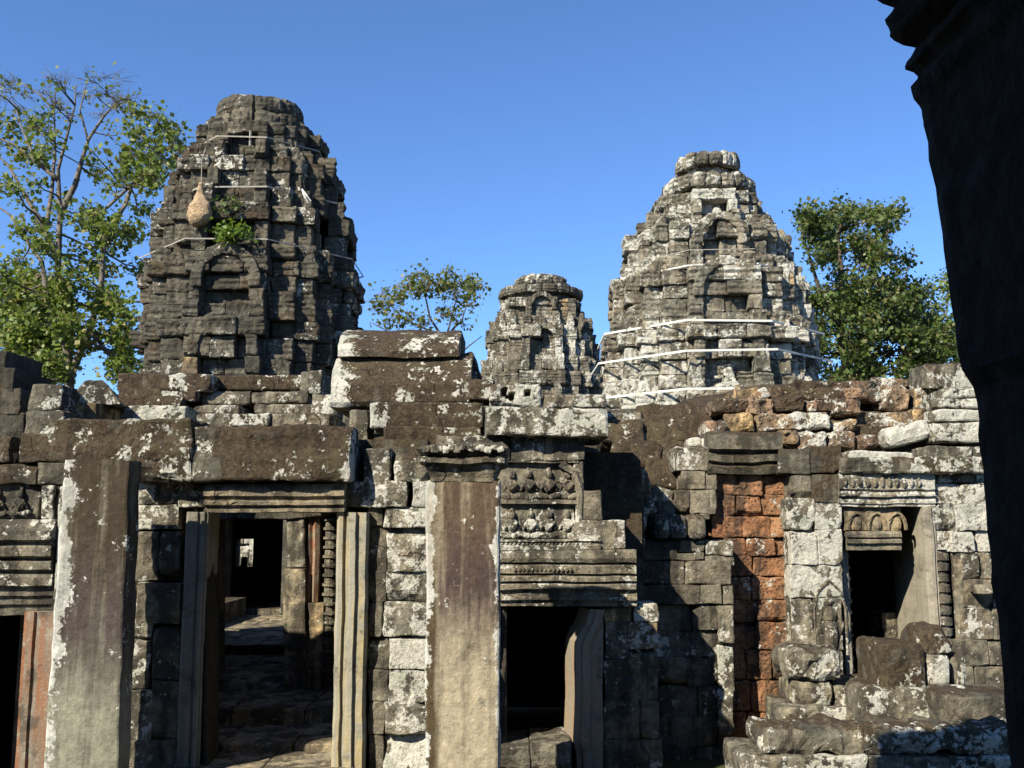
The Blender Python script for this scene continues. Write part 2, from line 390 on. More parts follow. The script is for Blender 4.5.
def plain_mat(name, a, b, scale=8, bump=.3, dist=.01):
    t = NT(name); co = t.n('ShaderNodeTexCoord').outputs['Object']; n = t.noise(co, scale, 6, .65)
    return t.finish(t.mix(t.smooth(n, .3, .7), a, b), t.bump(n, bump, dist))
def jamb_mat(name, a, b, c2, streak=6):
    """moulded door jamb: stone stained in upright streaks"""
    t = NT(name); co = t.n('ShaderNodeTexCoord').outputs['Object']
    st = t.noise(t.scalev(co, (14, 14, .8)), 1.0, 5, .6); n = t.noise(co, 5, 6, .65); n3 = t.noise(co, 40, 4)
    c = t.mix(t.smooth(st, .35, .65), a, b); c = t.mix(t.smooth(n, .5, .66), c, c2); c = t.mix(t.math('MULTIPLY', t.smooth(n3, .5, .75), .4), c, (.5, .5, .44))
    c = t.mix(t.math('MULTIPLY', t.smooth(t.noise(co, 2.6, 6, .7), .55, .66), .7), c, (.06, .055, .045))
    return t.finish(c, t.bump(t.math('ADD', n, n3), .4, .012))
def leaf_mat(name, a, b, c=None, trans=.35):
    t = NT(name); at = t.n('ShaderNodeAttribute', attribute_name='blk'); sp = t.n('ShaderNodeSeparateColor'); t.put(sp.inputs[0], at.outputs['Color'])
    col = t.mix(sp.outputs[0], a, b)
    if c: col = t.mix(t.smooth(sp.outputs[1], .8, .95), col, c)
    d = t.n('ShaderNodeBsdfPrincipled'); col = t.mix(1.0, col, (.86, .86, .86), 'MULTIPLY'); t.put(d.inputs['Base Color'], col); d.inputs['Roughness'].default_value = .5; d.inputs['Specular IOR Level'].default_value = .3
    tr = t.n('ShaderNodeBsdfTranslucent'); t.put(tr.inputs[0], t.mix(.4, col, (.22, .30, .03)))
    m = t.n('ShaderNodeMixShader'); m.inputs[0].default_value = trans; t.t.links.new(d.outputs[0], m.inputs[1]); t.t.links.new(tr.outputs[0], m.inputs[2])
    t.t.links.new(m.outputs[0], t.out.inputs[0]); return t.m
BARK = plain_mat('pale bark', (.10, .085, .065), (.26, .225, .18), 6)
DBARK = plain_mat('dark bark', (.07, .055, .04), (.15, .12, .09), 6)
DARKST = plain_mat('shade dark stone', (.022, .021, .019), (.046, .043, .038), 9, .9, .03)  # near-black: shade of the gallery and inner jamb is put into the colour
# ---------------------------------------------------------------- towers
SEG = [(-.76, -.6, .76), (-.6, -.36, .88), (-.36, .36, 1.0), (.36, .6, .88), (.6, .76, .76)]
RIDGE = [(-.01, .02, .02, -.01, .0, .035, .03, .01), (.0, .03, .0, .0, .03, .03, -.02), (.03, .015, -.01, -.015, .02, .03)]
def wob(x, y, z, s): return float(vnoise(np.array([[x*1.1, y*1.1, z*.8]]), 40)[0])
def prof_f(t):
    if t < .13: return 1.025
    if t < .22: return 1.005
    if t < .58: return .975
    if t < .70: return .995
    if t < .80: return 1.03
    if t < .92: return 1.05
    return 1.0
def rotk(k, x, y):
    return [(x, y), (-y, x), (-x, -y), (y, -x)][k]
def tower(label, pxc, Yc, tiers, at, ground_z, niche_at, ch=.33, bl=.58, ruin=.03, ante=True, holes=()):
    c0 = P(pxc, 384, Yc); cx = c0.x
    T = thing('temple_tower', (cx, Yc, ground_z), label, 'tower')
    info = []
    for ti, (pb_, pt, hb, ht) in enumerate(tiers):
        Yf = Yc-.3*hb*Yc/1000
        sc = (P(pxc+100, (pb_+pt)/2, Yf).x-P(pxc, (pb_+pt)/2, Yf).x)/100*.985
        z0, z1 = P(pxc, pb_, Yc-.75*hb*sc).z, P(pxc, pt, Yc-.75*ht*sc).z
        hb_, ht_ = hb*sc, ht*sc; H = z1-z0; info.append((z0, z1, hb_, ht_))
        mb = MB(); n = max(3, round(H/ch))
        cuts = [0] + [(i+rnd.uniform(-.12, .12))/n for i in range(1, n)] + [1]
        for i in range(n):
            t = (cuts[i]+cuts[i+1])/2; za, zb = z0+H*cuts[i], z0+H*cuts[i+1]
            f = prof_f(t); h = (hb_+(ht_-hb_)*t)*f/1.035; cornice = f > 1.026
            for k in range(4):
                back = k == 2
                for (xa, xb, d) in SEG:
                    w = (xb-xa)*h; m = max(1, round(w/(bl*(1.5 if back else 1))))
                    xs = [xa*h+w*q/m for q in range(m+1)]
                    for q in range(1, m): xs[q] += rnd.uniform(-.18, .18)*w/m
                    wall = .13 < t < .6 and xa == -.36 and not back
                    if wall: xs = [-.36*h, -.22*h, 0.02*h*rnd.uniform(-1, 1), .22*h, .36*h]
                    for q in range(len(xs)-1):
                        dep = .42*min(1, h/1.5); out = rnd.gauss(0, ruin)+wob(cx+rotk(k, (xs[q]+xs[q+1])/2, -d*h)[0], rotk(k, (xs[q]+xs[q+1])/2, -d*h)[1], za, ti)*ruin*3.2
                        if wall and q in (1, 2): out -= .20
                        if wall and q in (0, 3): out += .05
                        if rnd.random() < ruin*(2.6 if cornice else 1.2) and not wall: out -= rnd.uniform(.12, .30)
                        lx, ly = (xs[q]+xs[q+1])/2, -(d*h+out)+dep/2
                        gx, gy = rotk(k, lx, ly)
                        a = J(at, .16)
                        if cornice: a = (a[0], a[1]+.06, a[2]+.08, a[3])
                        if rnd.random() < .02: a = (a[0]+.25, a[1]*.3, 0, .5)
                        blk(mb, (cx+gx, Yc+gy, (za+zb)/2), (xs[q+1]-xs[q]-.005, dep, zb-za-.004),
                            (rnd.gauss(0, .012), rnd.gauss(0, .012), k*math.pi/2+rnd.gauss(0, .012)),
                            res=.16 if back else (.06 if f > 1.0 else .075), r=.018 if not cornice else .03, amp=.014, chip=.42, at=a, ridge=RIDGE[rnd.randrange(3)] if f > 1.0 and not back else None)
        mn = min(hb_, ht_)*.80
        for zz in range(1): box(mb, (cx-mn*.86, Yc-mn*.86, z0), (cx+mn*.86, Yc+mn*.86, z1-.03), (.2, 0, .5, 0))
        tier = mb.build('tier', TOWER, T)
        # carved pieces of the tier: niche frames and upright antefixes
        for k in (0, 1, 3):
            hh = (hb_+ht_)/2/1.06
            if (ti, k) in niche_at or niche_at == 'all':
                nb = MB(); zc = z0+H*.60; rr = .27*hh
                for q in range(9):
                    a = math.pi*q/8
                    lx, lz = rr*math.cos(a), rr*1.1*math.sin(a)
                    gx, gy = rotk(k, lx, -(hh*1.02))
                    blk(nb, (cx+gx, Yc+gy, zc+lz), (.17*hh*.8, .16, .13*hh*.8), (0, -(a-math.pi/2) if k == 0 else 0, k*math.pi/2), res=.05, r=.03, amp=.015, at=J(at, .2))
                for s in (-1, 1):
                    gx, gy = rotk(k, s*.27*hh, -(hh*1.0))
                    lathe(nb, (cx+gx, Yc+gy, z0+H*.14), [(0, .10), (.05*H, .10), (.07*H, .075), (.2*H, .07), (.22*H, .085), (.24*H, .07), (.38*H, .07), (.4*H, .10), (.46*H, .10)], 8, J(at, .2), .008)
                nb.build('niche_frame', TOWER, tier)
            if ante and ti < len(tiers)-1:
                for (x, d) in ((-.76, .80), (-.55, .90), (-.28, 1.0), (0, 1.02), (.28, 1.0), (.55, .90), (.76, .80)):
                    if rnd.random() < .30: continue
                    ab = MB(); hz = rnd.uniform(.16, .36)*H; h1 = ht_/1.06
                    gx, gy = rotk(k, x*h1*.97, -(d*h1-.10))
                    blk(ab, (cx+gx, Yc+gy, z1+hz/2-.05), (rnd.uniform(.24, .36), .2, hz), (0, rnd.gauss(0, .06), k*math.pi/2+rnd.gauss(0, .1)),
                        res=.06, r=.07, amp=.02, chip=.7, at=J((at[0], at[1]+.05, at[2], at[3]), .2), taper=(.5, .7))
                    ab.build('antefix', TOWER, tier)
    return T, cx, Yc, info
def crown(T, cx, Yc, pxc, rings, at, name='crown'):
    """rings = [(py_bottom, py_top, half_px, petals)] of rounded lotus stones"""
    mb = MB()
    for (yb, yt, hp, n) in rings:
        sc = (P(pxc+100, yb, Yc).x-P(pxc, yb, Yc).x)/100; r = hp*sc; z0, z1 = P(pxc, yb, Yc-r*.75).z, P(pxc, yt, Yc-r*.75).z
        o = rnd.random()
        for k in range(n):
            a = 2*math.pi*(k+o)/n; s = 2*math.pi*r/n*.98; d = min(r*.8, .5)
            hj = rnd.uniform(.86, 1.08)
            blk(mb, (cx+(r-d/2)*math.cos(a), Yc+(r-d/2)*math.sin(a), z0+(z1-z0)*hj/2), (d, s, (z1-z0)*hj), (rnd.gauss(0, .03), rnd.gauss(0, .05), a),
                res=.07, r=min(.13, s*.32), amp=.022, chip=.5, at=J(at, .18))
        lathe(mb, (cx, Yc, z0), [(0, r*.8), (z1-z0-.02, r*.72)], 10, (.25, .1, .6, 0), .02)
    return mb.build(name, TOWER, T)
def strap(mbname, label, cx, Yc, z, h, mat, rad, flat=2.2, sag=.0, group=None, arc=(0, 1)):
    """a band run round the octagon outline of a tower"""
    v = [(-.36, -1), (.36, -1), (1, -.36), (1, .36), (.36, 1), (-.36, 1), (-1, .36), (-1, -.36)]
    mb = MB(); e = 1.11; n = len(v)
    pts = [np.array((cx+x*h*e, Yc+y*h*e, z+rnd.uniform(-sag, sag))) for x, y in v]; pts.append(pts[0])
    path = resample(pts, .5)
    m = len(path); path = path[int(arc[0]*m):max(2, int(arc[1]*m))]
    rings = []
    for i, p in enumerate(path):
        d = path[min(i+1, len(path)-1)]-path[max(i-1, 0)]; d /= np.linalg.norm(d)
        a = np.array((d[1], -d[0], 0)); b = np.array((0, 0, 1))
        rings.append([p+rad*(x*a*.6+y*b*flat) for x, y in ((-1, -1), (1, -1), (1, 1), (-1, 1))])
    loft(mb, rings, (.5, .5, .5, .5))
    return solo(mb, mbname, mat, label, 'strap', group)

# ---------------------------------------------------------------- trees
def leaves(mb, cs, size, rg, asp=.75):
    n = len(cs); cs = np.asarray(cs)
    N = rg.normal(size=(n, 3)); N[:, 2] += .5; N /= np.linalg.norm(N, axis=1, keepdims=True)
    Tn = np.cross(N, rg.normal(size=(n, 3))); Tn /= np.linalg.norm(Tn, axis=1, keepdims=True); B = np.cross(N, Tn)
    s = size*rg.choice([.5, .8, 1.0, 1.35], (n, 1))*rg.uniform(.85, 1.2, (n, 1))
    v = np.stack([cs-Tn*s*.5, cs-B*s*.5*asp-N*s*.06, cs+Tn*s*.5, cs+B*s*.5*asp+N*s*.06], 1).reshape(-1, 3)
    at = np.repeat(np.stack([rg.random(n), rg.random(n), rg.random(n), np.ones(n)], 1), 4, 0)
    mb.add(v, np.arange(4*n).reshape(n, 4), at)
def tree(name, label, base, limbs, clumps, Y, lsize, leafm, barkm, seed, depth=1.5, twig=.012, group=None, lf=1.0, asp=.75, sink=0):
    """limbs: pixel polylines with radii; clumps: (px, py, rx, ry, n twig tips, leaves per tip)"""
    rg = np.random.default_rng(seed); rr = random.Random(seed)
    b = P(base[0], base[1], Y); T = thing(name, (b.x, Y, 0), label, 'tree', group)
    tr = MB(); nodes = []
    m = Y/1000
    for pts, r0, r1 in limbs:
        d0 = 0 if pts is limbs[0][0] else rr.uniform(-depth, depth)*.7
        w = []
        for i, (x, y) in enumerate(pts):
            q = P(x, y, Y+d0*i/max(1, len(pts)-1)); w.append(np.array(q))
        path = resample(w, .35)
        path[1:-1] += rg.normal(scale=.03*m*30/30, size=path[1:-1].shape)
        rad = np.linspace(r0, r1, len(path)); tube(tr, path, rad, 7)
        nodes += [(p, r) for p, r in zip(path, rad)]
    if sink:
        tube(tr, [(b.x, Y, -.3), (b.x+.05, Y, b.z*.5), tuple(b)], [limbs[0][1]*1.35, limbs[0][1]*1.1, limbs[0][1]], 8)
    cr = MB(); tw = MB(); LC = []
    NP = np.array([p for p, r in nodes]); NR = np.array([r for p, r in nodes])
    for (px, py, rx, ry, nt, nl) in clumps:
        dz = rr.uniform(-depth, depth)
        hub = np.array(P(px, py, Y+dz))
        D = np.linalg.norm(NP-hub, axis=1)+ (NP[:, 2] > hub[2]+.3)*1.5
        i = int(np.argmin(D)); p0 = NP[i]; L = np.linalg.norm(hub-p0)
        if L > .25:
            mid = (p0+hub)/2+np.array((rr.uniform(-.1, .1), rr.uniform(-.1, .1), rr.uniform(-.16, .05)))*L
            ss = np.linspace(0, 1, max(4, int(L/.3)))[:, None]; path = (1-ss)**2*p0+2*ss*(1-ss)*mid+ss**2*hub
            path[1:-1] += rg.normal(scale=.025*L**.5, size=path[1:-1].shape)
            r0 = min(NR[i]*.6, twig*2.6+.008*L); tube(tr, path, np.linspace(r0, twig, len(path)), 5)
        else: path = np.array([p0, hub])
        for _ in range(nt):
            a = rr.uniform(0, 2*math.pi); q = rr.random()**.55
            tip = np.array(P(px+rx*q*math.cos(a), py+ry*q*math.sin(a), Y+dz+rr.uniform(-1, 1)*min(rx, ry)*m*.9))
            s0 = path[rr.randrange(len(path)//2, len(path))]
            md = (s0+tip)/2+rg.normal(scale=.07*np.linalg.norm(tip-s0)+1e-4, size=3)
            tube(tw, [s0, md, tip], [twig*.8, twig*.6, twig*.3], 3)
            t2 = tip+(tip-md)*.7+rg.normal(scale=.12, size=3); tube(tw, [md, (md+t2)/2+rg.normal(scale=.05, size=3), t2], [twig*.5, twig*.4, twig*.22], 3)
            k = rg.poisson(nl*lf)
            if k:
                ss = rg.uniform(.25, 1.05, (k, 1)); c = (1-ss)**2*s0+2*ss*(1-ss)*md+ss**2*tip
                LC.append(c+rg.normal(scale=lsize*1.15, size=(k, 3)))
    for v, f, a in ((tw.V, tw.F, tw.A),):
        tr.F += [q+tr.n for q in f]; tr.T += [q+tr.n for q in tw.T]; tr.V += v; tr.A += a; tr.n += tw.n
    tr.build('trunk', barkm, T, smooth=True)
    if LC: leaves(cr, np.concatenate(LC), lsize, rg, asp)
    cr.build('crown', leafm, T)
    return T
# ================================================================ the setting
g = MB(); N = 60
xs = np.concatenate([-np.geomspace(1500, 14, 26), np.linspace(-12, 12, 25), np.geomspace(14, 1500, 26)])
ys = np.concatenate([-np.geomspace(400, 6, 14), np.linspace(-5, 45, 51), np.geomspace(47, 1500, 26)])
X, Yy = np.meshgrid(xs, ys, indexing='ij'); V = np.stack([X.ravel(), Yy.ravel(), np.zeros(X.size)], 1)
V[:, 2] = .05*vnoise(V*.4, 3)-.03
i, j = np.meshgrid(np.arange(len(xs)-1), np.arange(len(ys)-1), indexing='ij'); i = i.ravel(); j = j.ravel(); n = len(ys)
g.add(V, np.stack([i*n+j, (i+1)*n+j, (i+1)*n+j+1, i*n+j+1], 1), (.5, .3, .3, 0))
t = NT('trodden earth'); co = t.n('ShaderNodeTexCoord').outputs['Object']; a = t.noise(co, .6, 8, .65); b = t.noise(co, 14, 6, .7)
mg = t.finish(t.mix(t.smooth(a, .42, .6), t.mix(b, (.10, .075, .045), (.19, .145, .09)), t.mix(b, (.045, .065, .018), (.10, .10, .04))), t.bump(b, .6, .03))
tag(g.build('ground', mg), None, None, None, 'structure')

# ================================================================ towers behind
LT = (.25, .24, .34, .02)
T1, x1, Y1, inf1 = tower('dark grey tower with a hanging nest and a green bush, left of the three', 251, 20.0,
    [(398, 322, 110, 108), (322, 262, 110, 106), (262, 208, 105, 96), (208, 160, 92, 78), (160, 126, 76, 60)], LT, 0,
    {(0, 0), (1, 0), (1, 1), (2, 1), (1, 3), (2, 3)}, ruin=.042)
crown(T1, x1, Y1, 249, [(130, 113, 53, 14), (115, 95, 42, 9)], (.33, .30, .35, 0))
RT = (.84, .50, .22, .10)
T2, x2, Y2, inf2 = tower('pale lichen covered tower bound with white straps, right of the three', 708, 20.5,
    [(470, 392, 112, 112), (392, 330, 111, 108), (330, 272, 106, 93), (272, 226, 90, 75), (226, 193, 68, 56)], RT, 0,
    {(0, 0), (1, 0), (2, 0), (3, 0), (1, 1), (2, 1), (1, 3), (2, 3)}, ruin=.04)
crown(T2, x2+.11, Y2, 708, [(200, 188, 33, 12), (189, 173, 46, 19), (174, 165, 22, 9), (166, 151, 32, 15)], (.76, .48, .28, 0))
T3, x3, Y3, inf3 = tower('small far tower with a round cap, between the two big towers', 541, 36.0,
    [(430, 372, 63, 62), (372, 326, 61, 56), (326, 299, 54, 41)], (.64, .42, .26, .06), 0, {(0, 0), (1, 0), (2, 0)}, ch=.5, bl=.75, ruin=.05)
crown(T3, x3, Y3, 541, [(302, 293, 35, 13), (294, 284, 42, 17), (285, 275, 26, 9)], (.46, .33, .34, 0))
# tower bodies below the visible tiers, standing on the ground
for (T, cx, Yc, inf, h) in ((T2, x2, Y2, inf2, 2.3), (T3, x3, Y3, inf3, 2.1)):
    mb = MB(); box(mb, (cx-h, Yc-h, 0), (cx+h, Yc+h, inf[0][0]), (.4, .2, .4, 0)); mb.build('base', TOWER, T)
mb = MB(); zt = inf1[0][0]
xa, xb = P(206, 600, 22.4).x, P(300, 600, 18).x
for (a, b) in ((x1-2.4, xa), (xb, x1+2.4)): box(mb, (a, Y1-2.3, 0), (b, Y1+2.3, zt-.02), (.3, .1, .5, 0))
box(mb, (xa-.01, Y1-2.28, 3.05), (xb+.01, Y1+2.28, zt-.04), (.3, .1, .5, 0)); mb.build('base', TOWER, T1)

# straps on the towers
WHITE = plain_mat('white strap', (.66, .66, .58), (.84, .83, .76), 12, .1)
GREYS = plain_mat('grey strap', (.30, .28, .24), (.42, .40, .35), 12, .1)
def hull_at(inf, z):
    for z0, z1, hb, ht in inf:
        if z0 <= z <= z1: return (hb+(ht-hb)*(z-z0)/(z1-z0))*.98
    return inf[-1][3]
for py, m, r, lab in ((352, WHITE, .019, 'white strap round the pale tower, third one down'), (322, WHITE, .019, 'white strap round the pale tower, second one down'),
                      (391, WHITE, .020, 'lowest white strap round the pale tower, just above the red stone roof'), (267, WHITE, .013, 'topmost white strap round the pale tower'),
                      (252, GREYS, .007, 'thin grey wire above the topmost white strap on the pale tower')):
    h = hull_at(inf2, P(708, py+2, 20.5).z); z = P(750, py, 20.5-h).z
    strap('tower_strap', lab, x2, Y2, z, h, m, r*.9, 1.15, .03, 'straps binding the pale tower')
for py, r, lab in ((139, .009, 'grey strap round the dark tower, just under its crown'), (189, .010, 'grey strap round the dark tower that the nest hangs below'), (242, .008, 'lowest grey strap round the dark tower, behind the green bush')):
    h = hull_at(inf1, P(249, py+2, 20).z); z = P(249, py, 20-h).z
    strap('tower_strap', lab, x1, Y1, z, h, GREYS, r, 1.5, .03, 'straps binding the dark tower')
# props wedged behind the straps
for (px, y0, y1, cx, Yc, inf, lab) in ((272, 180, 198, x1, Y1, inf1, 'short grey peg behind the middle strap of the dark tower'), (250, 131, 146, x1, Y1, inf1, 'short grey peg behind the top strap of the dark tower')):
    mb = MB(); Yp = Yc-hull_at(inf, P(px, y0, Yc).z)*1.07; tube(mb, [P(px, y1, Yp), P(px+.5, y0, Yp)], .022, 5)
    solo(mb, 'wooden_peg', GREYS, lab, 'peg', 'pegs on the dark tower')
mb = MB(); Yp = 20-hull_at(inf1, P(300, 190, 20).z)*1.06
for dx, dy in ((6, 14), (9, 12), (3, 10)): tube(mb, [P(302, 189, Yp), P(302+dx*.6, 189+dy*.6, Yp-.05), P(302+dx, 189+dy, Yp-.02)], .014, 4)
solo(mb, 'knotted_cloth', WHITE, 'white rag knotted at the right end of the middle strap on the dark tower', 'rag')
# nest hanging on the dark tower
Yn = 20-hull_at(inf1, P(203, 200, 20).z)*1.02-.30
mb = MB(); prof = [(184, 1.0), (190, 1.6), (195, 3.5), (201, 6.5), (207, 9.6), (213, 12), (218, 12.5), (223, 10), (227, 4)]
prof = [(184+43*i/22, float(np.interp(184+43*i/22, [q[0] for q in prof], [q[1] for q in prof]))*(1+.05*(i % 2))) for i in range(23)]
rings = []
for py, r in prof:
    c = P(202-(py-185)*.05, py, Yn); rr_ = r*.0185
    rings.append([(c.x+rr_*math.cos(2*math.pi*k/16), c.y+rr_*.8*math.sin(2*math.pi*k/16)-.1, c.z) for k in range(16)])
loft(mb, rings, (.5, .5, .5, 1), .035, 7)
NEST = plain_mat('nest', (.34, .24, .14), (.66, .49, .31), 22, 1.0, .05)
nest = thing('hanging_nest', P(202, 226, Yn), 'pear shaped straw coloured nest hanging on the left of the dark tower', 'nest')
mb.build('nest_bag', NEST, nest, smooth=True)
mb = MB(); c = P(203, 186, Yn); tube(mb, [(c.x, c.y-.1, c.z), (c.x-.02, c.y-.06, c.z+.5), (c.x, c.y+.05, c.z+.75)], .010, 4); mb.build('cord', GREYS, nest)

# ================================================================ trees
LEAF1 = leaf_mat('broad leaves', (.085, .14, .022), (.17, .215, .04), (.24, .21, .065))
LEAF2 = leaf_mat('dark leaves', (.042, .075, .016), (.10, .135, .032), (.14, .13, .05), .25)
LEAF3 = leaf_mat('yellow green leaves', (.085, .120, .026), (.15, .17, .045), (.24, .18, .06))
rt = random.Random(3)
def scatter(boxes):
    out = []
    for (x0, y0, x1_, y1_, n, rx, ry, nt, nl) in boxes:
        for _ in range(n): out.append((rt.uniform(x0, x1_), rt.uniform(y0, y1_), rx*rt.uniform(.7, 1.3), ry*rt.uniform(.7, 1.3), nt, nl))
    return out
limbs = [([(68, 400), (70, 372), (62, 330), (58, 262), (60, 215), (58, 170), (66, 140), (75, 105), (76, 84)], .16, .018),
         ([(72, 372), (90, 330), (101, 290), (104, 240), (102, 212), (135, 182), (160, 165), (180, 150)], .12, .018),
         ([(55, 345), (48, 305), (42, 262), (30, 245), (10, 215), (-12, 200)], .11, .02),
         ([(58, 262), (46, 230), (52, 190), (55, 150), (54, 110), (56, 84)], .09, .015),
         ([(60, 215), (75, 185), (88, 140), (104, 116), (118, 101)], .11, .02),
         ([(58, 180), (35, 160), (15, 145), (-10, 135)], .09, .02), ([(46, 230), (28, 200), (8, 165), (-8, 150)], .09, .02),
         ([(75, 105), (62, 90), (48, 76)], .04, .012), ([(54, 110), (40, 95), (18, 80)], .04, .012), ([(88, 140), (80, 110), (88, 78)], .04, .012),
         ([(104, 240), (125, 205), (134, 180), (140, 160)], .10, .03), ([(101, 290), (120, 300), (140, 302)], .10, .03),
         ([(90, 330), (105, 350), (125, 372)], .07, .03), ([(20, 112), (8, 100), (-8, 90)], .03, .01), ([(35, 160), (22, 128), (12, 96)], .05, .012)]
cl = scatter([(-8, 120, 60, 165, 9, 17, 11, 9, 7), (60, 130, 125, 185, 6, 16, 10, 7, 4), (125, 112, 172, 165, 13, 15, 12, 9, 6), (160, 130, 186, 160, 5, 10, 9, 8, 5), (135, 165, 170, 200, 6, 12, 10, 8, 6),
              (85, 150, 165, 215, 8, 17, 12, 9, 7), (-8, 165, 70, 235, 8, 18, 12, 9, 7), (90, 210, 150, 280, 13, 16, 13, 11, 9),
              (-8, 240, 55, 300, 12, 18, 14, 11, 10), (55, 230, 100, 290, 5, 14, 12, 8, 7), (-8, 285, 62, 388, 30, 17, 13, 14, 20), (50, 300, 100, 380, 8, 15, 14, 10, 12), (100, 285, 138, 385, 13, 13, 14, 10, 12),
              (5, 72, 125, 118, 16, 16, 12, 13, .5), (95, 88, 140, 120, 5, 15, 11, 12, .4), (0, 90, 60, 130, 6, 15, 12, 10, 1.0)])
tree('broadleaf_tree', 'tall pale limbed tree with thinning top, left of the dark tower', (68, 400), limbs, cl, 30, .145, LEAF1, BARK, 11, 2.2, .012, lf=1.35, asp=.9, sink=1)
limbs = [([(450, 420), (452, 360), (447, 335), (456, 300), (462, 285)], .09, .02), ([(447, 345), (430, 318), (424, 290), (420, 275)], .06, .02),
         ([(452, 360), (470, 345), (482, 336)], .05, .015), ([(440, 335), (405, 320), (385, 300)], .05, .015), ([(447, 335), (462, 320), (468, 300)], .05, .015), ([(420, 340), (395, 335), (370, 322)], .05, .015)]
cl = scatter([(388, 285, 480, 312, 15, 13, 7, 9, 6), (405, 272, 480, 287, 9, 12, 6, 8, 5), (365, 290, 400, 325, 7, 11, 7, 8, 5), (400, 308, 468, 326, 7, 12, 6, 8, 5)])
tree('slender_tree', 'thin yellow green tree rising behind the big brown roof slabs', (450, 420), limbs, cl, 40, .16, LEAF3, BARK, 12, 1.5, .014, lf=1.25, sink=1)
limbs = [([(850, 420), (848, 370), (840, 330), (842, 280), (838, 235), (845, 210)], .26, .03), ([(845, 340), (822, 300), (812, 265), (800, 225)], .12, .02),
         ([(842, 300), (870, 275), (885, 240), (893, 218)], .12, .02), ([(848, 350), (885, 320), (905, 285), (908, 262)], .12, .02), ([(840, 330), (815, 340), (805, 370)], .08, .02), ([(850, 360), (900, 350), (935, 340)], .08, .02)]
cl = scatter([(800, 212, 860, 245, 16, 13, 9, 11, 11), (830, 203, 880, 225, 6, 11, 8, 10, 9), (860, 225, 890, 255, 5, 12, 9, 11, 10), (795, 212, 812, 228, 3, 10, 7, 9, 9), (882, 210, 903, 228, 5, 8, 6, 9, 9), (808, 250, 880, 300, 17, 14, 11, 12, 11), (888, 255, 912, 305, 8, 10, 10, 10, 10),
              (800, 300, 925, 388, 46, 15, 12, 13, 13), (790, 300, 822, 380, 7, 12, 14, 9, 9), (905, 318, 962, 384, 22, 13, 11, 12, 12), (880, 285, 930, 325, 10, 11, 10, 11, 10)])
tree('leafy_tree', 'dense dark green tree standing right of the pale tower', (850, 420), limbs, cl, 36, .155, LEAF2, DBARK, 13, 2.6, .012, lf=1.5, sink=1)
limbs = [([(958, 420), (955, 360), (946, 315), (950, 275)], .14, .02), ([(953, 345), (935, 320), (930, 300)], .07, .02), ([(955, 350), (975, 320), (980, 300)], .07, .02)]
cl = scatter([(925, 285, 985, 330, 13, 11, 9, 8, 6), (940, 270, 955, 290, 3, 9, 7, 6, 5), (918, 330, 990, 380, 13, 13, 11, 10, 9)])
tree('leafy_tree', 'paler thin crowned tree at the dark doorway edge, right of the dense tree', (958, 420), limbs, cl, 46, .18, LEAF1, BARK, 14, 2, .015, lf=1.6, sink=1)
# bushes rooted in the dark tower
def bush(px, py, rx, ry, n, Y, label, seed, leafm, ls=.09):
    rg = np.random.default_rng(seed); c = np.array(P(px, py+ry, Y)); b = thing('wall_shrub', c, label, 'shrub', 'shrubs growing on the dark tower')
    st = MB(); lv = MB(); L = []
    for _ in range(n):
        tip = np.array(P(px+rx*rg.normal()*.45, py+ry*rg.normal()*.45, Y-rg.uniform(0, .35))); md = (c+tip)/2+rg.normal(scale=.05, size=3)
        tube(st, [c, md, tip], [.012, .009, .004], 3); L.append(tip+rg.normal(scale=.07, size=(9, 3)))
    st.build('stems', DBARK, b); leaves(lv, np.concatenate(L), ls, rg); lv.build('foliage', leafm, b)
LEAF4 = leaf_mat('fresh leaves', (.075, .14, .018), (.14, .22, .03))
bush(229, 233, 24, 9, 46, 20-hull_at(inf1, P(230, 236, 20).z)-.05, 'bright green bush above the lowest strap on the dark tower', 5, LEAF4)
bush(229, 206, 18, 9, 20, 20-hull_at(inf1, P(230, 208, 20).z)-.0, 'small sparse shrub just under the middle strap, right of the nest', 6, LEAF2, .08)
# ================================================================ the front of the temple
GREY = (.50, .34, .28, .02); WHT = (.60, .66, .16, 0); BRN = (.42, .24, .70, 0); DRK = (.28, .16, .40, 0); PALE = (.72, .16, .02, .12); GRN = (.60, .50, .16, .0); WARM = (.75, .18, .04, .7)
BRW = (.42, .34, .62, 0)
def rrect(xa, xb, ya, yb, r, step):
    pts = []
    for cx, cy, a0 in ((xb-r, ya+r, -90), (xb-r, yb-r, 0), (xa+r, yb-r, 90), (xa+r, ya+r, 180)):
        for k in range(3): a = R(a0+45*k); pts.append((cx+r*math.cos(a), cy+r*math.sin(a), 0))
    pts.append(pts[0]); return resample(pts, step)[:-1]
def shaft(mb, rows, Y, depth, at, r=.025, amp=.008, step=.05):
    """upright shaft: rows = [(py, px_left, px_right)] bottom to top"""
    zs = []; 
    w = [(P(a, y, Y).z, P(a, y, Y).x, P(b, y, Y).x) for y, a, b in rows]
    z = np.linspace(w[0][0], w[-1][0], int((w[-1][0]-w[0][0])/step)+2); zz, la, lb = zip(*w)
    A, B = np.interp(z, zz, la), np.interp(z, zz, lb)
    # same number of points on every ring
    wmax = (B-A).max(); base = rrect(0, wmax, 0, depth, r, step)
    loft(mb, [[(A[i]+p[0]*(B[i]-A[i])/wmax, Y+p[1], z[i]) for p in base] for i in range(len(z))], at, amp, 3.5)
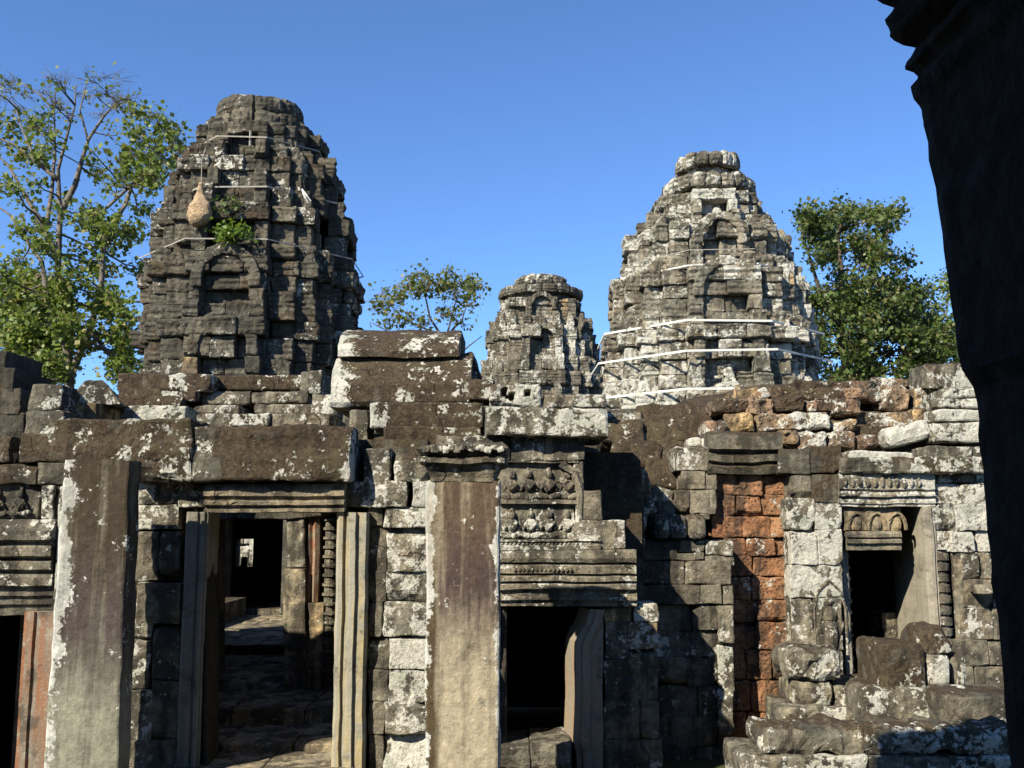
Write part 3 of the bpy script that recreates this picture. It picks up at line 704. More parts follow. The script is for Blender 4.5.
def room(mb, x0, x1, Y0, Y1, zc, z0=0, wall=.4, at=(.2, 0, .3, 0), front=None):
    box(mb, (x0-wall, Y0, z0), (x0, Y1, zc), at); box(mb, (x1, Y0, z0), (x1+wall, Y1, zc), at)
    box(mb, (x0-wall, Y1+.003, z0), (x1+wall, Y1+wall, zc), at); box(mb, (x0-wall, Y0, zc+.003), (x1+wall, Y1+wall, zc+.45), at)
def figure(mb, x, Y, z, s, at):
    """low relief praying figure, s = height"""
    ell(mb, (x, Y, z+.80*s), (.125*s, .10*s, .15*s), at, amp=.006); ell(mb, (x, Y+.02, z+.97*s), (.07*s, .07*s, .12*s), at, amp=.006)
    ell(mb, (x, Y+.01, z+.48*s), (.17*s, .10*s, .24*s), at, amp=.006)
    for d in (-1, 1):
        ell(mb, (x+d*.18*s, Y, z+.46*s), (.055*s, .06*s, .2*s), at, d*.45, amp=.004); ell(mb, (x+d*.09*s, Y-.03, z+.42*s), (.05*s, .05*s, .17*s), at, -d*.75, amp=.004)
        ell(mb, (x+d*.2*s, Y, z+.13*s), (.24*s, .09*s, .11*s), at, d*.25, amp=.006)
def devata(mb, px, pyt, pyb, Y, at):
    """standing figure in a pointed niche"""
    t, b = P(px, pyt, Y), P(px, pyb, Y); h = t.z-b.z; x = t.x; z = b.z
    ell(mb, (x, Y+.03, z+.80*h), (.085*h, .07, .085*h), at, amp=.004); ell(mb, (x, Y+.03, z+.92*h), (.055*h, .05, .09*h), at, amp=.004)
    ell(mb, (x, Y+.02, z+.60*h), (.12*h, .07, .14*h), at, amp=.005); ell(mb, (x, Y+.02, z+.30*h), (.125*h, .075, .32*h), at, amp=.005)
    for d in (-1, 1):
        ell(mb, (x+d*.145*h, Y+.02, z+.56*h), (.032*h, .04, .15*h), at, d*.18); ell(mb, (x+d*.17*h, Y+.01, z+.40*h), (.03*h, .04, .1*h), at, -d*.3)
        path = [(x+d*.24*h, Y, z), (x+d*.24*h, Y, z+.7*h), (x+d*.17*h, Y, z+.95*h), (x, Y, z+1.12*h)]; tube(mb, resample(path, .1), .013, 5, at)

# ---- portico wall on the left, with the open doorway
wall = thing('portico_wall', (P(300, 700, 8).x, 8.0, 0), 'left sandstone wall with the open moulded doorway and view through it', 'wall')
mb = MB()
for a in ((-40, 436, 10, 462, BRW), (20, 433, 60, 462, BRW), (-40, 464, 36, 484, BRW), (37, 463, 66, 486, GREY)): pb(mb, *a[:4], 8.0, .6, a[4], chip=.9)
pb(mb, 56, 486, 64, 600, 7.98, .5, WHT)
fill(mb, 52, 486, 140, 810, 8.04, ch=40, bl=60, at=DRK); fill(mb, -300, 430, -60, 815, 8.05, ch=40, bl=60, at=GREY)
for a in ((132, 505, 178, 530, WHT), (137, 478, 196, 507, (.55, .62, .3, 0)), (178, 482, 206, 507, WHT), (136, 531, 158, 582, GREY), (159, 531, 180, 575, (.5, .45, .35, 0)), (136, 583, 180, 625, GREY), (128, 600, 152, 640, WHT), (152, 626, 180, 680, GREY),
          (128, 640, 150, 690, WHT), (150, 681, 180, 740, GREY), (128, 690, 152, 740, WHT), (128, 740, 180, 812, GREY)): pb(mb, *a[:4], 8.0+rnd.uniform(-.02, .02), .5, a[4], chip=.7)
# right of the doorway: lichen white courses
ys = [507, 527, 571, 602, 637, 670, 702, 735, 812]
for i in range(len(ys)-1):
    c = 384+rnd.uniform(-3, 5)
    pb(mb, 368, ys[i], c, ys[i+1], 8.04+rnd.uniform(0, .03), .45, (.55, .22, .2, .1), chip=.5)
    pb(mb, c, ys[i], 432, ys[i+1], 8.0+rnd.uniform(-.015, .02), .5, (.66, .80 if i > 3 else .62, .10, 0), chip=.6, res=.04)
for a in ((341, 481, 407, 507, (.55, .52, .22, .12)), (412, 481, 432, 507, WHT), (364, 448, 390, 486, (.45, .50, .45, 0)), (394, 452, 432, 482, (.5, .55, .4, 0))) : pb(mb, *a[:4], 8.0, .5, a[4], chip=.6)
box(mb, (P(140, 450, 8.3).x, 8.25, P(0, 486, 8.3).z), (P(428, 450, 8.3).x, 8.6, P(0, 440, 8.3).z), (.3, 0, .6, 0))
mb.build('masonry', STONE, wall)
# carved block and stepped cornice of the little left bay
mb = MB(); pb(mb, -40, 482, 40, 519, 8.05, .5, (.42, .22, .4, 0)); pb(mb, 41, 486, 54, 519, 8.0, .5, WHT)
x, _, z0, z1 = rect(20, 484, 30, 517, 8.02); figure(mb, x, 8.02, z0, (z1-z0)*.85, (.45, .3, .4, 0)); x2_ = P(-4, 500, 8).x; figure(mb, x2_, 8.03, z0, (z1-z0)*.8, (.4, .2, .4, 0))
mb.build('carved_block', STONE, wall)
mb = MB(); mould_h(mb, -60, 54, [(519, .02), (527, .05), (531, .10), (540, .10), (543, .04), (548, .07), (556, .07), (559, .0), (562, .05), (569, .05), (572, 0), (577, .03), (585, .03), (588, -.02), (596, -.02), (598, -.05), (605, -.05), (607, -.08), (616, -.08)], 8.0, 8.5, (.5, .42, .2, 0))
mb.build('door_lintel', STONE, wall)
ORJ = jamb_mat('orange stained jamb', (.24, .21, .155), (.31, .135, .065), (.34, .30, .23))
mb = MB(); mould_v(mb, 612, 815, [(15, -.05), (20, -.05), (21, 0), (24, 0), (25, .02), (29, .02), (30, .0), (33, .0), (34, .03), (50, .03)], 8.0, 8.6, (.5, .3, .2, 0)); mb.build('door_jamb', ORJ, wall)
# big doorway
mb = MB(); mould_h(mb, 205, 345, [(484, .02), (490, .05), (496, .05), (499, .02), (501, .02), (502, .04), (505, .04), (506, .0), (508, .0), (509, .02), (512, .02)], 7.93, 8.45, (.66, .28, .12, .35)); mb.build('door_lintel', STONE, wall)
GRJ = jamb_mat('grey jamb', (.20, .19, .155), (.27, .25, .20), (.15, .14, .11))
mb = MB(); mould_v(mb, 512, 815, [(180, .0), (183, .02), (192, .02), (193, .0), (195, .0), (196, .02), (199, .02), (200, -.0), (202, -.0)], 8.0, 8.32, (.5, .3, .2, 0)); mb.build('door_jamb', GRJ, wall)
mb = MB(); shaft(mb, [(815, 202.4, 207), (513, 202.4, 207)], 8.03, .32, (.3, 0, .3, 0), r=.012); mb.build('inner_jamb', DARKST, wall, label='left inner jamb coloured dark as its shade')  # this face lies in shade, painted in by the near-black stone
YEJ = jamb_mat('yellow stained jamb', (.36, .34, .27), (.46, .36, .17), (.30, .29, .23))
mb = MB(); mould_v(mb, 512, 815, [(334, .0), (337, .03), (341, .03), (342, .0), (344, .0), (345, .03), (348, .03), (349, .05), (354, .05), (355, .02), (364, .02), (366, 0)], 7.98, 8.5, (.5, .3, .2, 0), amp=.010); mb.build('door_jamb', YEJ, wall, label='yellow stained right door jamb with upright mouldings')
# dark cell behind the little left door
mb = MB(); room(mb, -5.6, P(14, 700, 8.6).x, 8.62, 11.2, P(0, 600, 8.6).z+.2); mb.build('door_cell', STONE, wall)

# second door frame further in, and the passage beyond
wall2 = thing('inner_doorway', (P(290, 600, 10).x, 10.2, 0), 'second stone door frame seen through the open doorway, carved colonette at its side', 'doorway')
mb = MB(); Yd = 10.35
shaft(mb, [(735, 284, 306), (655, 283, 305), (569, 282.5, 305)], Yd, .5, (.95, .3, .05, .35)); shaft(mb, [(567, 286, 305), (513, 286, 304)], Yd+.02, .5, (.85, .35, .1, .2)); mb.build('door_jamb', STONE, wall2)
mb = MB(); shaft(mb, [(735, 170, 212), (513, 170, 212)], Yd, .5, DRK); mb.build('door_jamb', STONE, wall2)
mb = MB(); mould_v(mb, 515, 602, [(306, 0), (309, .03), (312, .0), (315, .03), (319, 0)], 10.45, 10.9, (.5, .3, .2, 0)); mb.build('moulding', ORJ, wall2)
mb = MB(); pb(mb, 305, 603, 322, 735, 10.4, .5, (.85, .2, .1, .5)); fill(mb, 331, 513, 400, 735, 10.6, at=DRK); mb.build('masonry', STONE, wall2)
mb = MB(); c = P(325, 735, 10.4); H = P(325, 515, 10.4).z-c.z; pr = []
z = 0
while z < H: pr += [(z, .062), (z+.03, .062), (z+.035, .082), (z+.06, .082), (z+.065, .062)]; z += .095
lathe(mb, (c.x, 10.47, c.z), pr, 12, (.5, .25, .25, .2), .004); mb.build('colonette', STONE, wall2)
mb = MB(); pb(mb, 180, 495, 330, 519, 10.35, .6, (.4, .25, .5, 0)); mb.build('door_lintel', STONE, wall2)
# far dark chamber with a tiny light at its end
hall = thing('inner_hall', (P(250, 560, 16.6).x, 19, 0), 'black inner hall ending the passage, with a tiny light opening at its far end', 'hall')
mb = MB(); Yh = 16.4
xl, xr = P(222, 600, Yh).x, P(282, 600, Yh).x; zt = P(250, 517, Yh).z
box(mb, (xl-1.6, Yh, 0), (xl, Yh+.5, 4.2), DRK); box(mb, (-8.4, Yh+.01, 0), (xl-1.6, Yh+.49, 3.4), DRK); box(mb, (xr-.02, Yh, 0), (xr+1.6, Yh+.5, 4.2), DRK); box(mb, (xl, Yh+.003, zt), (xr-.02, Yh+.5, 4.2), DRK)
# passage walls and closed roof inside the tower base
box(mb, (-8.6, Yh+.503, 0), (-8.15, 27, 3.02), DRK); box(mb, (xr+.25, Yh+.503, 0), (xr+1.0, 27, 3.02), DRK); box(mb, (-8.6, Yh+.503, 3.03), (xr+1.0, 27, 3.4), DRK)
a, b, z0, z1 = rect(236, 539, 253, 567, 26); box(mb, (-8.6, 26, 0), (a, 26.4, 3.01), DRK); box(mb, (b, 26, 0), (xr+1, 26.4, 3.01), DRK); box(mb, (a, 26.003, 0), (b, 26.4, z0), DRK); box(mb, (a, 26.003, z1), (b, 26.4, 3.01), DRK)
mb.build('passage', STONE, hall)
mb = MB(); a2, b2, z0, z1 = rect(234, 535, 256, 572, 29.5); fill(mb, 222, 528, 270, 600, 29.5, .4, 18, 24, (.6, .5, .1, 0)); mb.build('end_wall', STONE, hall)
mb = MB(); sx = P(240, 563, 25.8).x
blk(mb, (sx, 26.2, P(240, 568, 26.2).z+.14), (.16, .16, .30), res=.05, r=.05, at=(.8, .8, 0, 0)); solo(mb, 'stone_stump', STONE, 'tiny white stone standing in the light opening at the end of the passage', 'stone')
# floor of the passage: worn steps, slab by slab
FL = (.95, .10, .05, .35)
def floor_run(name, label, x0, x1, Y0, Y1, z, n, m):
    mb = MB()
    for i in range(n):
        for j in range(m):
            ya, yb = Y0+(Y1-Y0)*i/n, Y0+(Y1-Y0)*(i+1)/n; xa, xb = x0+(x1-x0)*j/m, x0+(x1-x0)*(j+1)/m
            blk(mb, ((xa+xb)/2, (ya+yb)/2, z/2+rnd.uniform(-.006, .012)), (xb-xa-.012, yb-ya-.012, z), (rnd.gauss(0, .003), rnd.gauss(0, .003), 0), res=.1, r=.012, amp=.007, chip=.3, at=J(FL, .15))
    return solo(mb, name, STONE, label, 'step')
floor_run('stone_step', 'worn stone sill at the foot of the big doorway, sun on its front edge', -2.62, -1.2, 7.6, 8.5, .26, 1, 2)
floor_run('stone_step', 'shaded paving just inside the big doorway', -3.0, -1.2, 8.52, 9.3, .33, 2, 3)
floor_run('stone_step', 'second step up inside the passage, before the inner door frame', -3.2, -1.2, 9.32, 10.4, .45, 2, 3)
floor_run('stone_step', 'third step of the passage, behind the inner door frame', -3.6, -1.6, 10.42, 12.4, .55, 3, 3)
floor_run('stone_step', 'sunlit paving at the far end of the passage', -4.4, -1.8, 12.42, 16.4, .66, 5, 4)
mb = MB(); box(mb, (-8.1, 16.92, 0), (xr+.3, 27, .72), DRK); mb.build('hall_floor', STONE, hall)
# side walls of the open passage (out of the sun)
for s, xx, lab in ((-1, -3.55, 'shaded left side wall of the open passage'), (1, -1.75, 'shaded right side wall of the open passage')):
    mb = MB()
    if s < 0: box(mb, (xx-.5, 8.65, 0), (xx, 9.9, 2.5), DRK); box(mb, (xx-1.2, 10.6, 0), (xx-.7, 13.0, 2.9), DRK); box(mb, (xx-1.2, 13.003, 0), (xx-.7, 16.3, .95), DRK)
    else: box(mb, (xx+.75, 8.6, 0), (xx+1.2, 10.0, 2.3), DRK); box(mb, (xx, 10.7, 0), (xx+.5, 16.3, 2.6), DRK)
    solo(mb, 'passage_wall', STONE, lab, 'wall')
# ---- free standing pillars
PM1 = None
pl = P(84, 768, 7.3); p1 = thing('stone_pillar', (pl.x, 7.55, 0), 'left smooth square pillar, brown at the top and grey below, white lichen edges', 'pillar')
mb = MB(); shaft(mb, [(850, 38, 113), (768, 43, 118), (470, 63, 129), (460, 64, 129)], 7.3, .24, (.5, .3, .3, 0), r=.018, amp=.011, step=.03)
PM1 = pillar_mat('pillar stone', 2.4, .20, (.062, .047, .030), (.085, .068, .060), (.29, .28, .21), .17, -.28, .33)
mb.build('shaft', PM1, p1)
mb = MB(); blk(mb, (pl.x, 7.5, .06), (.75, .55, .24), at=GREY); mb.build('base', STONE, p1)
YC = 7.0; pc = P(462, 768, YC); p2 = thing('stone_pillar', (pc.x, YC+.22, 0), 'central square pillar with moulded capital, purple brown stain running down its pale shaft', 'pillar')
mb = MB(); shaft(mb, [(850, 424, 499), (768, 425, 499), (481, 426, 499.5)], YC, .44, (.5, .3, .3, 0), amp=.010, r=.018, step=.03)
PM2 = pillar_mat('central pillar stone', 2.38, .80, (.115, .078, .052), (.088, .062, .055), (.47, .405, .285), .09, -.262, .262, strip=.085)
mb.build('shaft', PM2, p2)
mb = MB(); Yc = YC-.03
pr = [(444, .02), (449, .05), (454, .03), (456, .0), (459, .03), (463, .03), (465, -.01), (468, -.02), (478, -.05), (482, -.05)]
zz = [P(462, y, Yc).z for y, o in pr]; rings = []
for (y, o), z in reversed(list(zip(pr, zz))):
    a, b = P(426, 462, Yc).x, P(500, 462, Yc).x
    rings.append([(a-o-.015+ (b-a+2*o+.03)*q[0], Yc-o-.02+(.52+2*o)*q[1], z) for q in rrect(0, 1, 0, 1, .05, .08)])
rr2 = [rings[0]]
for r1, r2 in zip(rings, rings[1:]):
    for k in (.5, 1): rr2.append([(p[0]*(1-k)+q[0]*k, p[1]*(1-k)+q[1]*k, p[2]*(1-k)+q[2]*k) for p, q in zip(r1, r2)])
loft(mb, rr2, (.55, .52, .30, .15), .012, 7)
for k in range(13):
    c = P(427+k*6.1, 449.5+rnd.uniform(-1.5, 1.5), Yc-.05); blk(mb, tuple(c), (rnd.uniform(.04, .06), .06, rnd.uniform(.035, .055)), (0, rnd.uniform(-.3, .3), 0), res=.02, r=.02, amp=.008, at=(.7, .85, .05, 0))
mb.build('capital', STONE, p2)
mb = MB(); blk(mb, (pc.x, YC+.25, .08), (.8, .75, .3), at=GREY); mb.build('base', STONE, p2)

# ---- middle shrine: carved pediment, lintel, dark doorway, devata panel
YM = 8.65
shr = thing('shrine_front', (P(570, 700, YM).x, YM, 0), 'middle shrine front with carved figures above a black doorway', 'shrine')
mb = MB()
fill(mb, 436, 436, 500, 812, YM, .5, 40, 60, GREY)
for a in ((490, 436, 511, 461, BRW), (511, 436, 545, 461, WHT), (545, 436, 584, 461, (.6, .6, .2, 0))): pb(mb, *a[:4], YM-.06, .6, a[4], chip=.7)
pb(mb, 578, 490, 602, 521, YM-.04, .5, GREY); pb(mb, 574, 461, 584, 490, YM-.03, .5, GRN); pb(mb, 572, 520, 626, 549, YM-.06, .5, (.6, .55, .15, 0), chip=.8)
for a in ((604, 606, 632, 622, WARM), (633, 604, 658, 622, WHT), (628, 622, 658, 650, (.6, .4, .1, .5)), (605, 622, 628, 660, (.55, .3, .2, .2)), (604, 660, 632, 700, GREY), (632, 650, 658, 700, GREY), (604, 700, 640, 740, GREY), (640, 700, 659, 740, GREY), (604, 740, 662, 815, GREY)): pb(mb, *a[:4], YM, .55, a[4], chip=.3)
pb(mb, 500, 606, 506, 815, YM+.02, .5, DRK)
xa, xb = P(500, 700, YM).x, P(658, 700, YM).x
box(mb, (xb-.5, YM+.5, 0), (xb-.03, 12, 2.6), (.3, .1, .5, 0)); box(mb, (xa-.2, YM+.45, P(0, 606, YM).z), (xb-.05, 12, 2.75), (.3, .1, .6, 0))
box(mb, (xa-.6, YM+.5, 0), (xa-.12, 12, 2.6), DRK); box(mb, (xa-.6, 12.003, 0), (xb-.03, 12.4, 2.7), DRK); mb.build('masonry', STONE, shr)
mb = MB(); RL = (.56, .50, .16, .08)
pb(mb, 499, 461, 575, 549, YM+.0, .5, RL, res=.04)
for row, (yt, yb) in enumerate(((464, 500), (504, 539))):
    for k in range(4):
        a = P(511+k*18.5, (yt+yb)/2, YM); z0, z1 = P(511, yb, YM).z, P(511, yt, YM).z; figure(mb, a.x+rnd.uniform(-.012, .012), YM-.018+rnd.uniform(-.012, .015), z0, (z1-z0)*rnd.uniform(.84, .94), J(RL, .2))
mould_h(mb, 499, 577, [(499.5, .05), (503.5, .05)], YM, YM+.2, RL); mould_h(mb, 499, 578, [(461, .05), (463, .05)], YM, YM+.2, RL)
mould_h(mb, 499, 600, [(539, .06), (541, .08), (543, .05), (546, .08), (549.5, .08)], YM, YM+.2, RL)
for k in range(22): c = P(502+k*4.2, 544, YM-.06); ell(mb, tuple(c), (.015, .015, .014), RL)
path = [P(572, 545, YM-.03), P(579, 520, YM-.03), P(580, 490, YM-.03), P(574, 472, YM-.03), P(560, 464, YM-.03)]; tube(mb, resample(path, .06), .035, 6, RL)
mb.build('pediment_relief', STONE, shr)
mb = MB(); mould_h(mb, 499, 636, [(550, .06), (558, .075), (562, .06), (563, .02), (566, .06), (573, .065), (574.5, .03), (577, .06), (581, .06), (582, .02), (585, .05), (589, .05), (590, .01), (596, .01), (597, .03), (600, .03), (601, 0), (606, 0)], YM-.03, YM+.5, (.56, .36, .14, .12), amp=.008)
for k in range(14): c = P(515+k*4.3, 570, YM-.095); ell(mb, tuple(c), (.018, .02, .02), (.45, .3, .3, 0))
mb.build('door_lintel', STONE, shr)
# jamb with a broken inner edge
mb = MB(); z = [(812, 567, 603), (748, 566.5, 603), (735, 564, 603), (690, 565.5, 602.5), (660, 565.5, 602.5), (640, 566, 603), (630, 570, 603), (622, 575, 603), (607, 579, 603)]
w = [(P(a, y, YM+.25).z, P(a, y, YM+.42).x, P(a, y, YM).x+.02, P(b, y, YM).x) for y, a, b in z]
zz = np.linspace(w[0][0], w[-1][0], 44); cc = [np.interp(zz, [q[0] for q in w], [q[i] for q in w]) for i in (1, 2, 3)]
off = P(580, 700, YM).x-P(566, 700, YM).x
rings = []
for i in range(44):
    back, _, xr_ = cc[0][i], 0, cc[2][i]; fx = back+.065
    ring = resample([(back, YM+.45, 0), (fx, YM, 0), (fx+.05, YM, 0), (fx+.055, YM-.015, 0), (fx+.12, YM-.015, 0), (fx+.125, YM, 0), (xr_, YM, 0), (xr_, YM+.45, 0), (back, YM+.45, 0)], 1)[:-1]
    rings.append([(q[0], q[1], zz[i]) for q in ring])
n_ = len(rings[0]); loft(mb, rings, (.5, .3, .2, 0), .006, 5)
BKJ = jamb_mat('broken jamb', (.30, .27, .21), (.37, .26, .16), (.26, .24, .19)); mb.build('door_jamb', BKJ, shr, label='right door jamb with broken pale inner edge')
mb = MB(); devata(mb, 630, 652, 735, YM+.015, (.5, .3, .2, .1)); mb.build('devata_relief', STONE, shr)
mb = MB()
for a in ((498, 746, 530, 772, GREY), (530, 744, 572, 772, (.6, .4, .2, .2)), (498, 773, 572, 815, GREY)): pb(mb, *a[:4], YM-.12, .7, a[4], chip=.8)
mb.build('door_sill', STONE, shr)
# ---- recessed corner pier
YR = 9.5
pier = thing('corner_pier', (P(690, 700, YR).x, YR, 0), 'recessed pier of grey courses, half in black shadow, left of the red wall', 'pier')
mb = MB()
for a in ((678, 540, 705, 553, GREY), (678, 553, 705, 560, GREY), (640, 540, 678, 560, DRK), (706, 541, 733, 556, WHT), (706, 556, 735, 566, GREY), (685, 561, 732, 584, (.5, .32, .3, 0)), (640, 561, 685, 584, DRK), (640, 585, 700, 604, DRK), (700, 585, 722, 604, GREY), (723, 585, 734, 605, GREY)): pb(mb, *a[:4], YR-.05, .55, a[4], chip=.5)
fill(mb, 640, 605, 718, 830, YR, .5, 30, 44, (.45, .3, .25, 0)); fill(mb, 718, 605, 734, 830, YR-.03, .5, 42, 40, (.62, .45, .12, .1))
mb.build('masonry', STONE, pier)
mb = MB()
for k, px in enumerate((662, 679, 698)):
    c = P(px, 527, YR-.14); blk(mb, (c.x, YR+.12, c.z), (.165, .5, .22), res=.05, r=.075, amp=.012, at=(.5, .42, .42, 0))
mb.build('cornice', STONE, pier)
mb = MB()
for a in ((682, 471, 706, 489, PALE), (706, 473, 717, 490, GREY), (689, 490, 716, 514, PALE), (674, 490, 690, 514, (.5, .2, .5, 0)), (676, 447, 711, 470, (.55, .62, .3, 0)), (640, 500, 676, 540, DRK), (700, 496, 710, 520, GREY)): pb(mb, *a[:4], YR+.25, .6, a[4], chip=.6)
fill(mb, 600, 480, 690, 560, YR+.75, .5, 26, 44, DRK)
mb.build('upper_masonry', STONE, pier)
# ---- red laterite wall with a dark moulded cornice
YL = 9.84
lat = thing('laterite_wall', (P(755, 700, YL).x, YL, 0), 'short rust red wall of pitted laterite blocks under a dark cornice', 'wall')
mb = MB(); LA = (.66, .24, .20, .20)
ys = [474, 495, 516, 538, 556, 577, 600, 622, 650, 680, 712, 745, 830]
for i in range(len(ys)-1):
    x = 711 if i < 3 else 724
    while x < 792:
        xe = x+rnd.uniform(22, 36)
        if 794-xe < 14: xe = 794
        at = J(LA, .16)
        if x > 765: at = (at[0]+.1, .38, .1, .35)
        if i in (1, 3): at = (at[0], at[1]+.12, at[2]+.15, 0)
        pb(mb, x, ys[i], xe, ys[i+1], YL+rnd.uniform(-.03, .02), .5, at, res=.035, amp=.013, r=.014, chip=.5, gap=.004); x = xe
a, b, z0, z1 = rect(711, 474, 794, 830, YL); box(mb, (a, YL+.2, z0), (b, YL+.6, z1-.02), (.3, 0, .6, 0)); mb.build('masonry', LATER, lat)
mb = MB(); mould_h(mb, 708, 781, [(432, .0), (436, .07), (450, .09), (453, .03), (456, .05), (462, .05), (464, -.0), (467, .03), (474, .0)], YL-.10, YL+.5, (.38, .28, .45, 0), amp=.014); mb.build('cornice', STONE, lat)
# ---- right doorway wall
YD = 9.6
dw = thing('doorway_wall', (P(880, 700, YD).x, YD, 0), 'white lichened right wall with a carved doorway, standing beside the dark foreground pillar', 'wall')
mb = MB(); WW = (.66, .76, .10, 0); WG = (.62, .52, .16, 0)
for a in ((791, 474, 812, 500, GREY), (812, 474, 840, 503, BRW), (780, 449, 811, 474, (.42, .3, .5, 0)), (811, 446, 842, 473, BRN), (787, 498, 815, 530, (.7, .75, .15, 0)), (815, 500, 842, 530, (.65, .72, .2, 0)), (791, 530, 818, 565, WW), (818, 530, 843, 565, WW), (790, 565, 843, 598, WW), (792, 598, 814, 650, (.6, .5, .2, 0)), (814, 598, 843, 650, (.65, .5, .1, .1)),
          (793, 650, 844, 700, (.6, .45, .15, .2)), (793, 700, 846, 760, GREY), (793, 760, 846, 830, GREY)): pb(mb, *a[:4], YD+rnd.uniform(-.02, .02), .55, a[4], chip=.5, res=.04)
fill(mb, 930, 484, 1010, 552, YD, .6, 21, 27, (.6, .68, .14, 0), res=.04, chip=.6); fill(mb, 961, 552, 1012, 640, YD+.02, .6, 28, 30, (.62, .38, .12, .35)); fill(mb, 936, 640, 1015, 720, YD+.02, .6, 27, 40, (.55, .35, .15, .3))
fill(mb, 846, 690, 1020, 830, YD+.3, .6, 30, 60, DRK)
fill(mb, 930, 446, 1012, 484, YD, .6, 19, 34, (.55, .5, .3, .1)); mb.build('masonry', STONE, dw)
mb = MB(); devata(mb, 829, 588, 655, YD+.01, (.6, .42, .12, .2)); mb.build('devata_relief', STONE, dw)
mb = MB(); mould_h(mb, 838, 933, [(473, .03), (476, .04), (490, .04), (491.5, .015), (495, .035), (497, .035), (498, .0), (502, .015), (504, .015), (505, 0), (507, 0)], YD, YD+.35, (.68, .74, .08, 0), amp=.010)
for k in range(11): c = P(845+k*7.4, 482.5, YD-.045); ell(mb, tuple(c), (.024, .025, .05), (.66, .6, .1, 0), amp=.006)
mb.build('door_lintel', STONE, dw)
PLJ = jamb_mat('pale jamb', (.32, .29, .22), (.37, .33, .25), (.27, .24, .18))
# right jamb: a deep smooth reveal that faces left
mb = MB(); xf = P(933, 600, YD).x; ydeep = YD+.78; z0, z1 = P(933, 712, YD).z, P(933, 506, YD).z
ring = resample([(xf-.05, YD-.0, 0), (xf, YD-.02, 0), (xf+.03, YD-.02, 0), (xf+.035, YD, 0), (xf+.06, YD, 0), (xf+.06, ydeep, 0), (xf-.06, ydeep, 0), (xf-.06, YD+.1, 0)], .08)
loft(mb, [[(q[0], q[1], z) for q in ring] for z in np.linspace(z0, z1, 34)], (.5, .2, .1, .1), .007, 4); mb.build('door_jamb', PLJ, dw, label='smooth pale right jamb lit by the sun')
mb = MB(); pb(mb, 843, 507, 850, 700, YD+.12, .5, DRK); mb.build('door_jamb', GRJ, dw)
mb = MB(); c = P(853, 700, YD+.45); H = P(853, 548, YD+.45).z-c.z; pr = []; z = 0
while z < H: pr += [(z, .035), (z+.04, .035), (z+.045, .05), (z+.075, .05), (z+.08, .035)]; z += .11
lathe(mb, (c.x, YD+.5, c.z), pr, 10, (.6, .5, .2, .1), .004); mb.build('colonette', STONE, dw)
# inner decorated lintel and black room
YI = YD+.05
mb = MB(); IL = (.66, .15, .15, .42); pb(mb, 844, 505, 901, 531, YI, .3, IL, res=.03)
for k in range(3):
    cx_ = 857+k*20; path = [P(cx_+9*math.cos(R(a)), 530-17*math.sin(R(a))*(1 if a not in (90,) else 1.1), YI-.01) for a in range(0, 181, 20)]; tube(mb, path, .018, 5, IL); c = P(cx_, 524, YI); ell(mb, (c.x, YI, c.z), (.045, .035, .07), J(IL, .1), amp=.006)
mould_h(mb, 846, 901, [(531, .02), (534, .04), (537, .04), (538, .01), (540, .03), (543, .03), (544, 0), (550, 0)], YI, YI+.3, (.62, .2, .2, .3)); mb.build('inner_lintel', STONE, dw)
mb = MB(); YI = YD+.78; x0_, x1_ = P(848, 600, YI).x, P(905, 600, YI).x
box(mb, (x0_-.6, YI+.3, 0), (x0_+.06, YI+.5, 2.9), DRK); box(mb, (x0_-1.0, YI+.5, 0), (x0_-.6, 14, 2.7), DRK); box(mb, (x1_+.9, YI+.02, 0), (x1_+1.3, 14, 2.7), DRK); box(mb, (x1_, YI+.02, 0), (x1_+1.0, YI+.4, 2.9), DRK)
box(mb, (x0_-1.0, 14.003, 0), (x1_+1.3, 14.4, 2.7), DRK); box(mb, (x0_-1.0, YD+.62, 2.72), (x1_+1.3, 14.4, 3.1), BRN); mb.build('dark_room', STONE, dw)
mb = MB(); pb(mb, 884, 613, 912, 700, YI-.02, .35, (.6, .35, .15, .3), chip=.9); mb.build('jamb_foot', STONE, dw)
# baluster panel beside the jamb
mb = MB()
c = P(948, 645, YD-.02); H = P(948, 552, YD).z-c.z; z = 0; pr = []
while z < H-.05: pr += [(z, .085), (z+.045, .085), (z+.05, .065), (z+.075, .065), (z+.08, .085)]; z += .10
lathe(mb, (c.x, YD+.07, c.z), pr, 12, (.6, .25, .15, .25), .004); c = P(970, 690, YD); lathe(mb, (c.x, YD+.10, c.z), [(0, .10), (.2, .08), (1.2, .075), (1.25, .1), (1.35, .1)], 12, (.6, .25, .15, .3), .006)
mb.build('baluster', STONE, dw)
mb = MB(); pb(mb, 976, 585, 994, 594, YD-.12, .3, (.7, .4, .1, .3)); mb.build('carved_knob', STONE, dw)
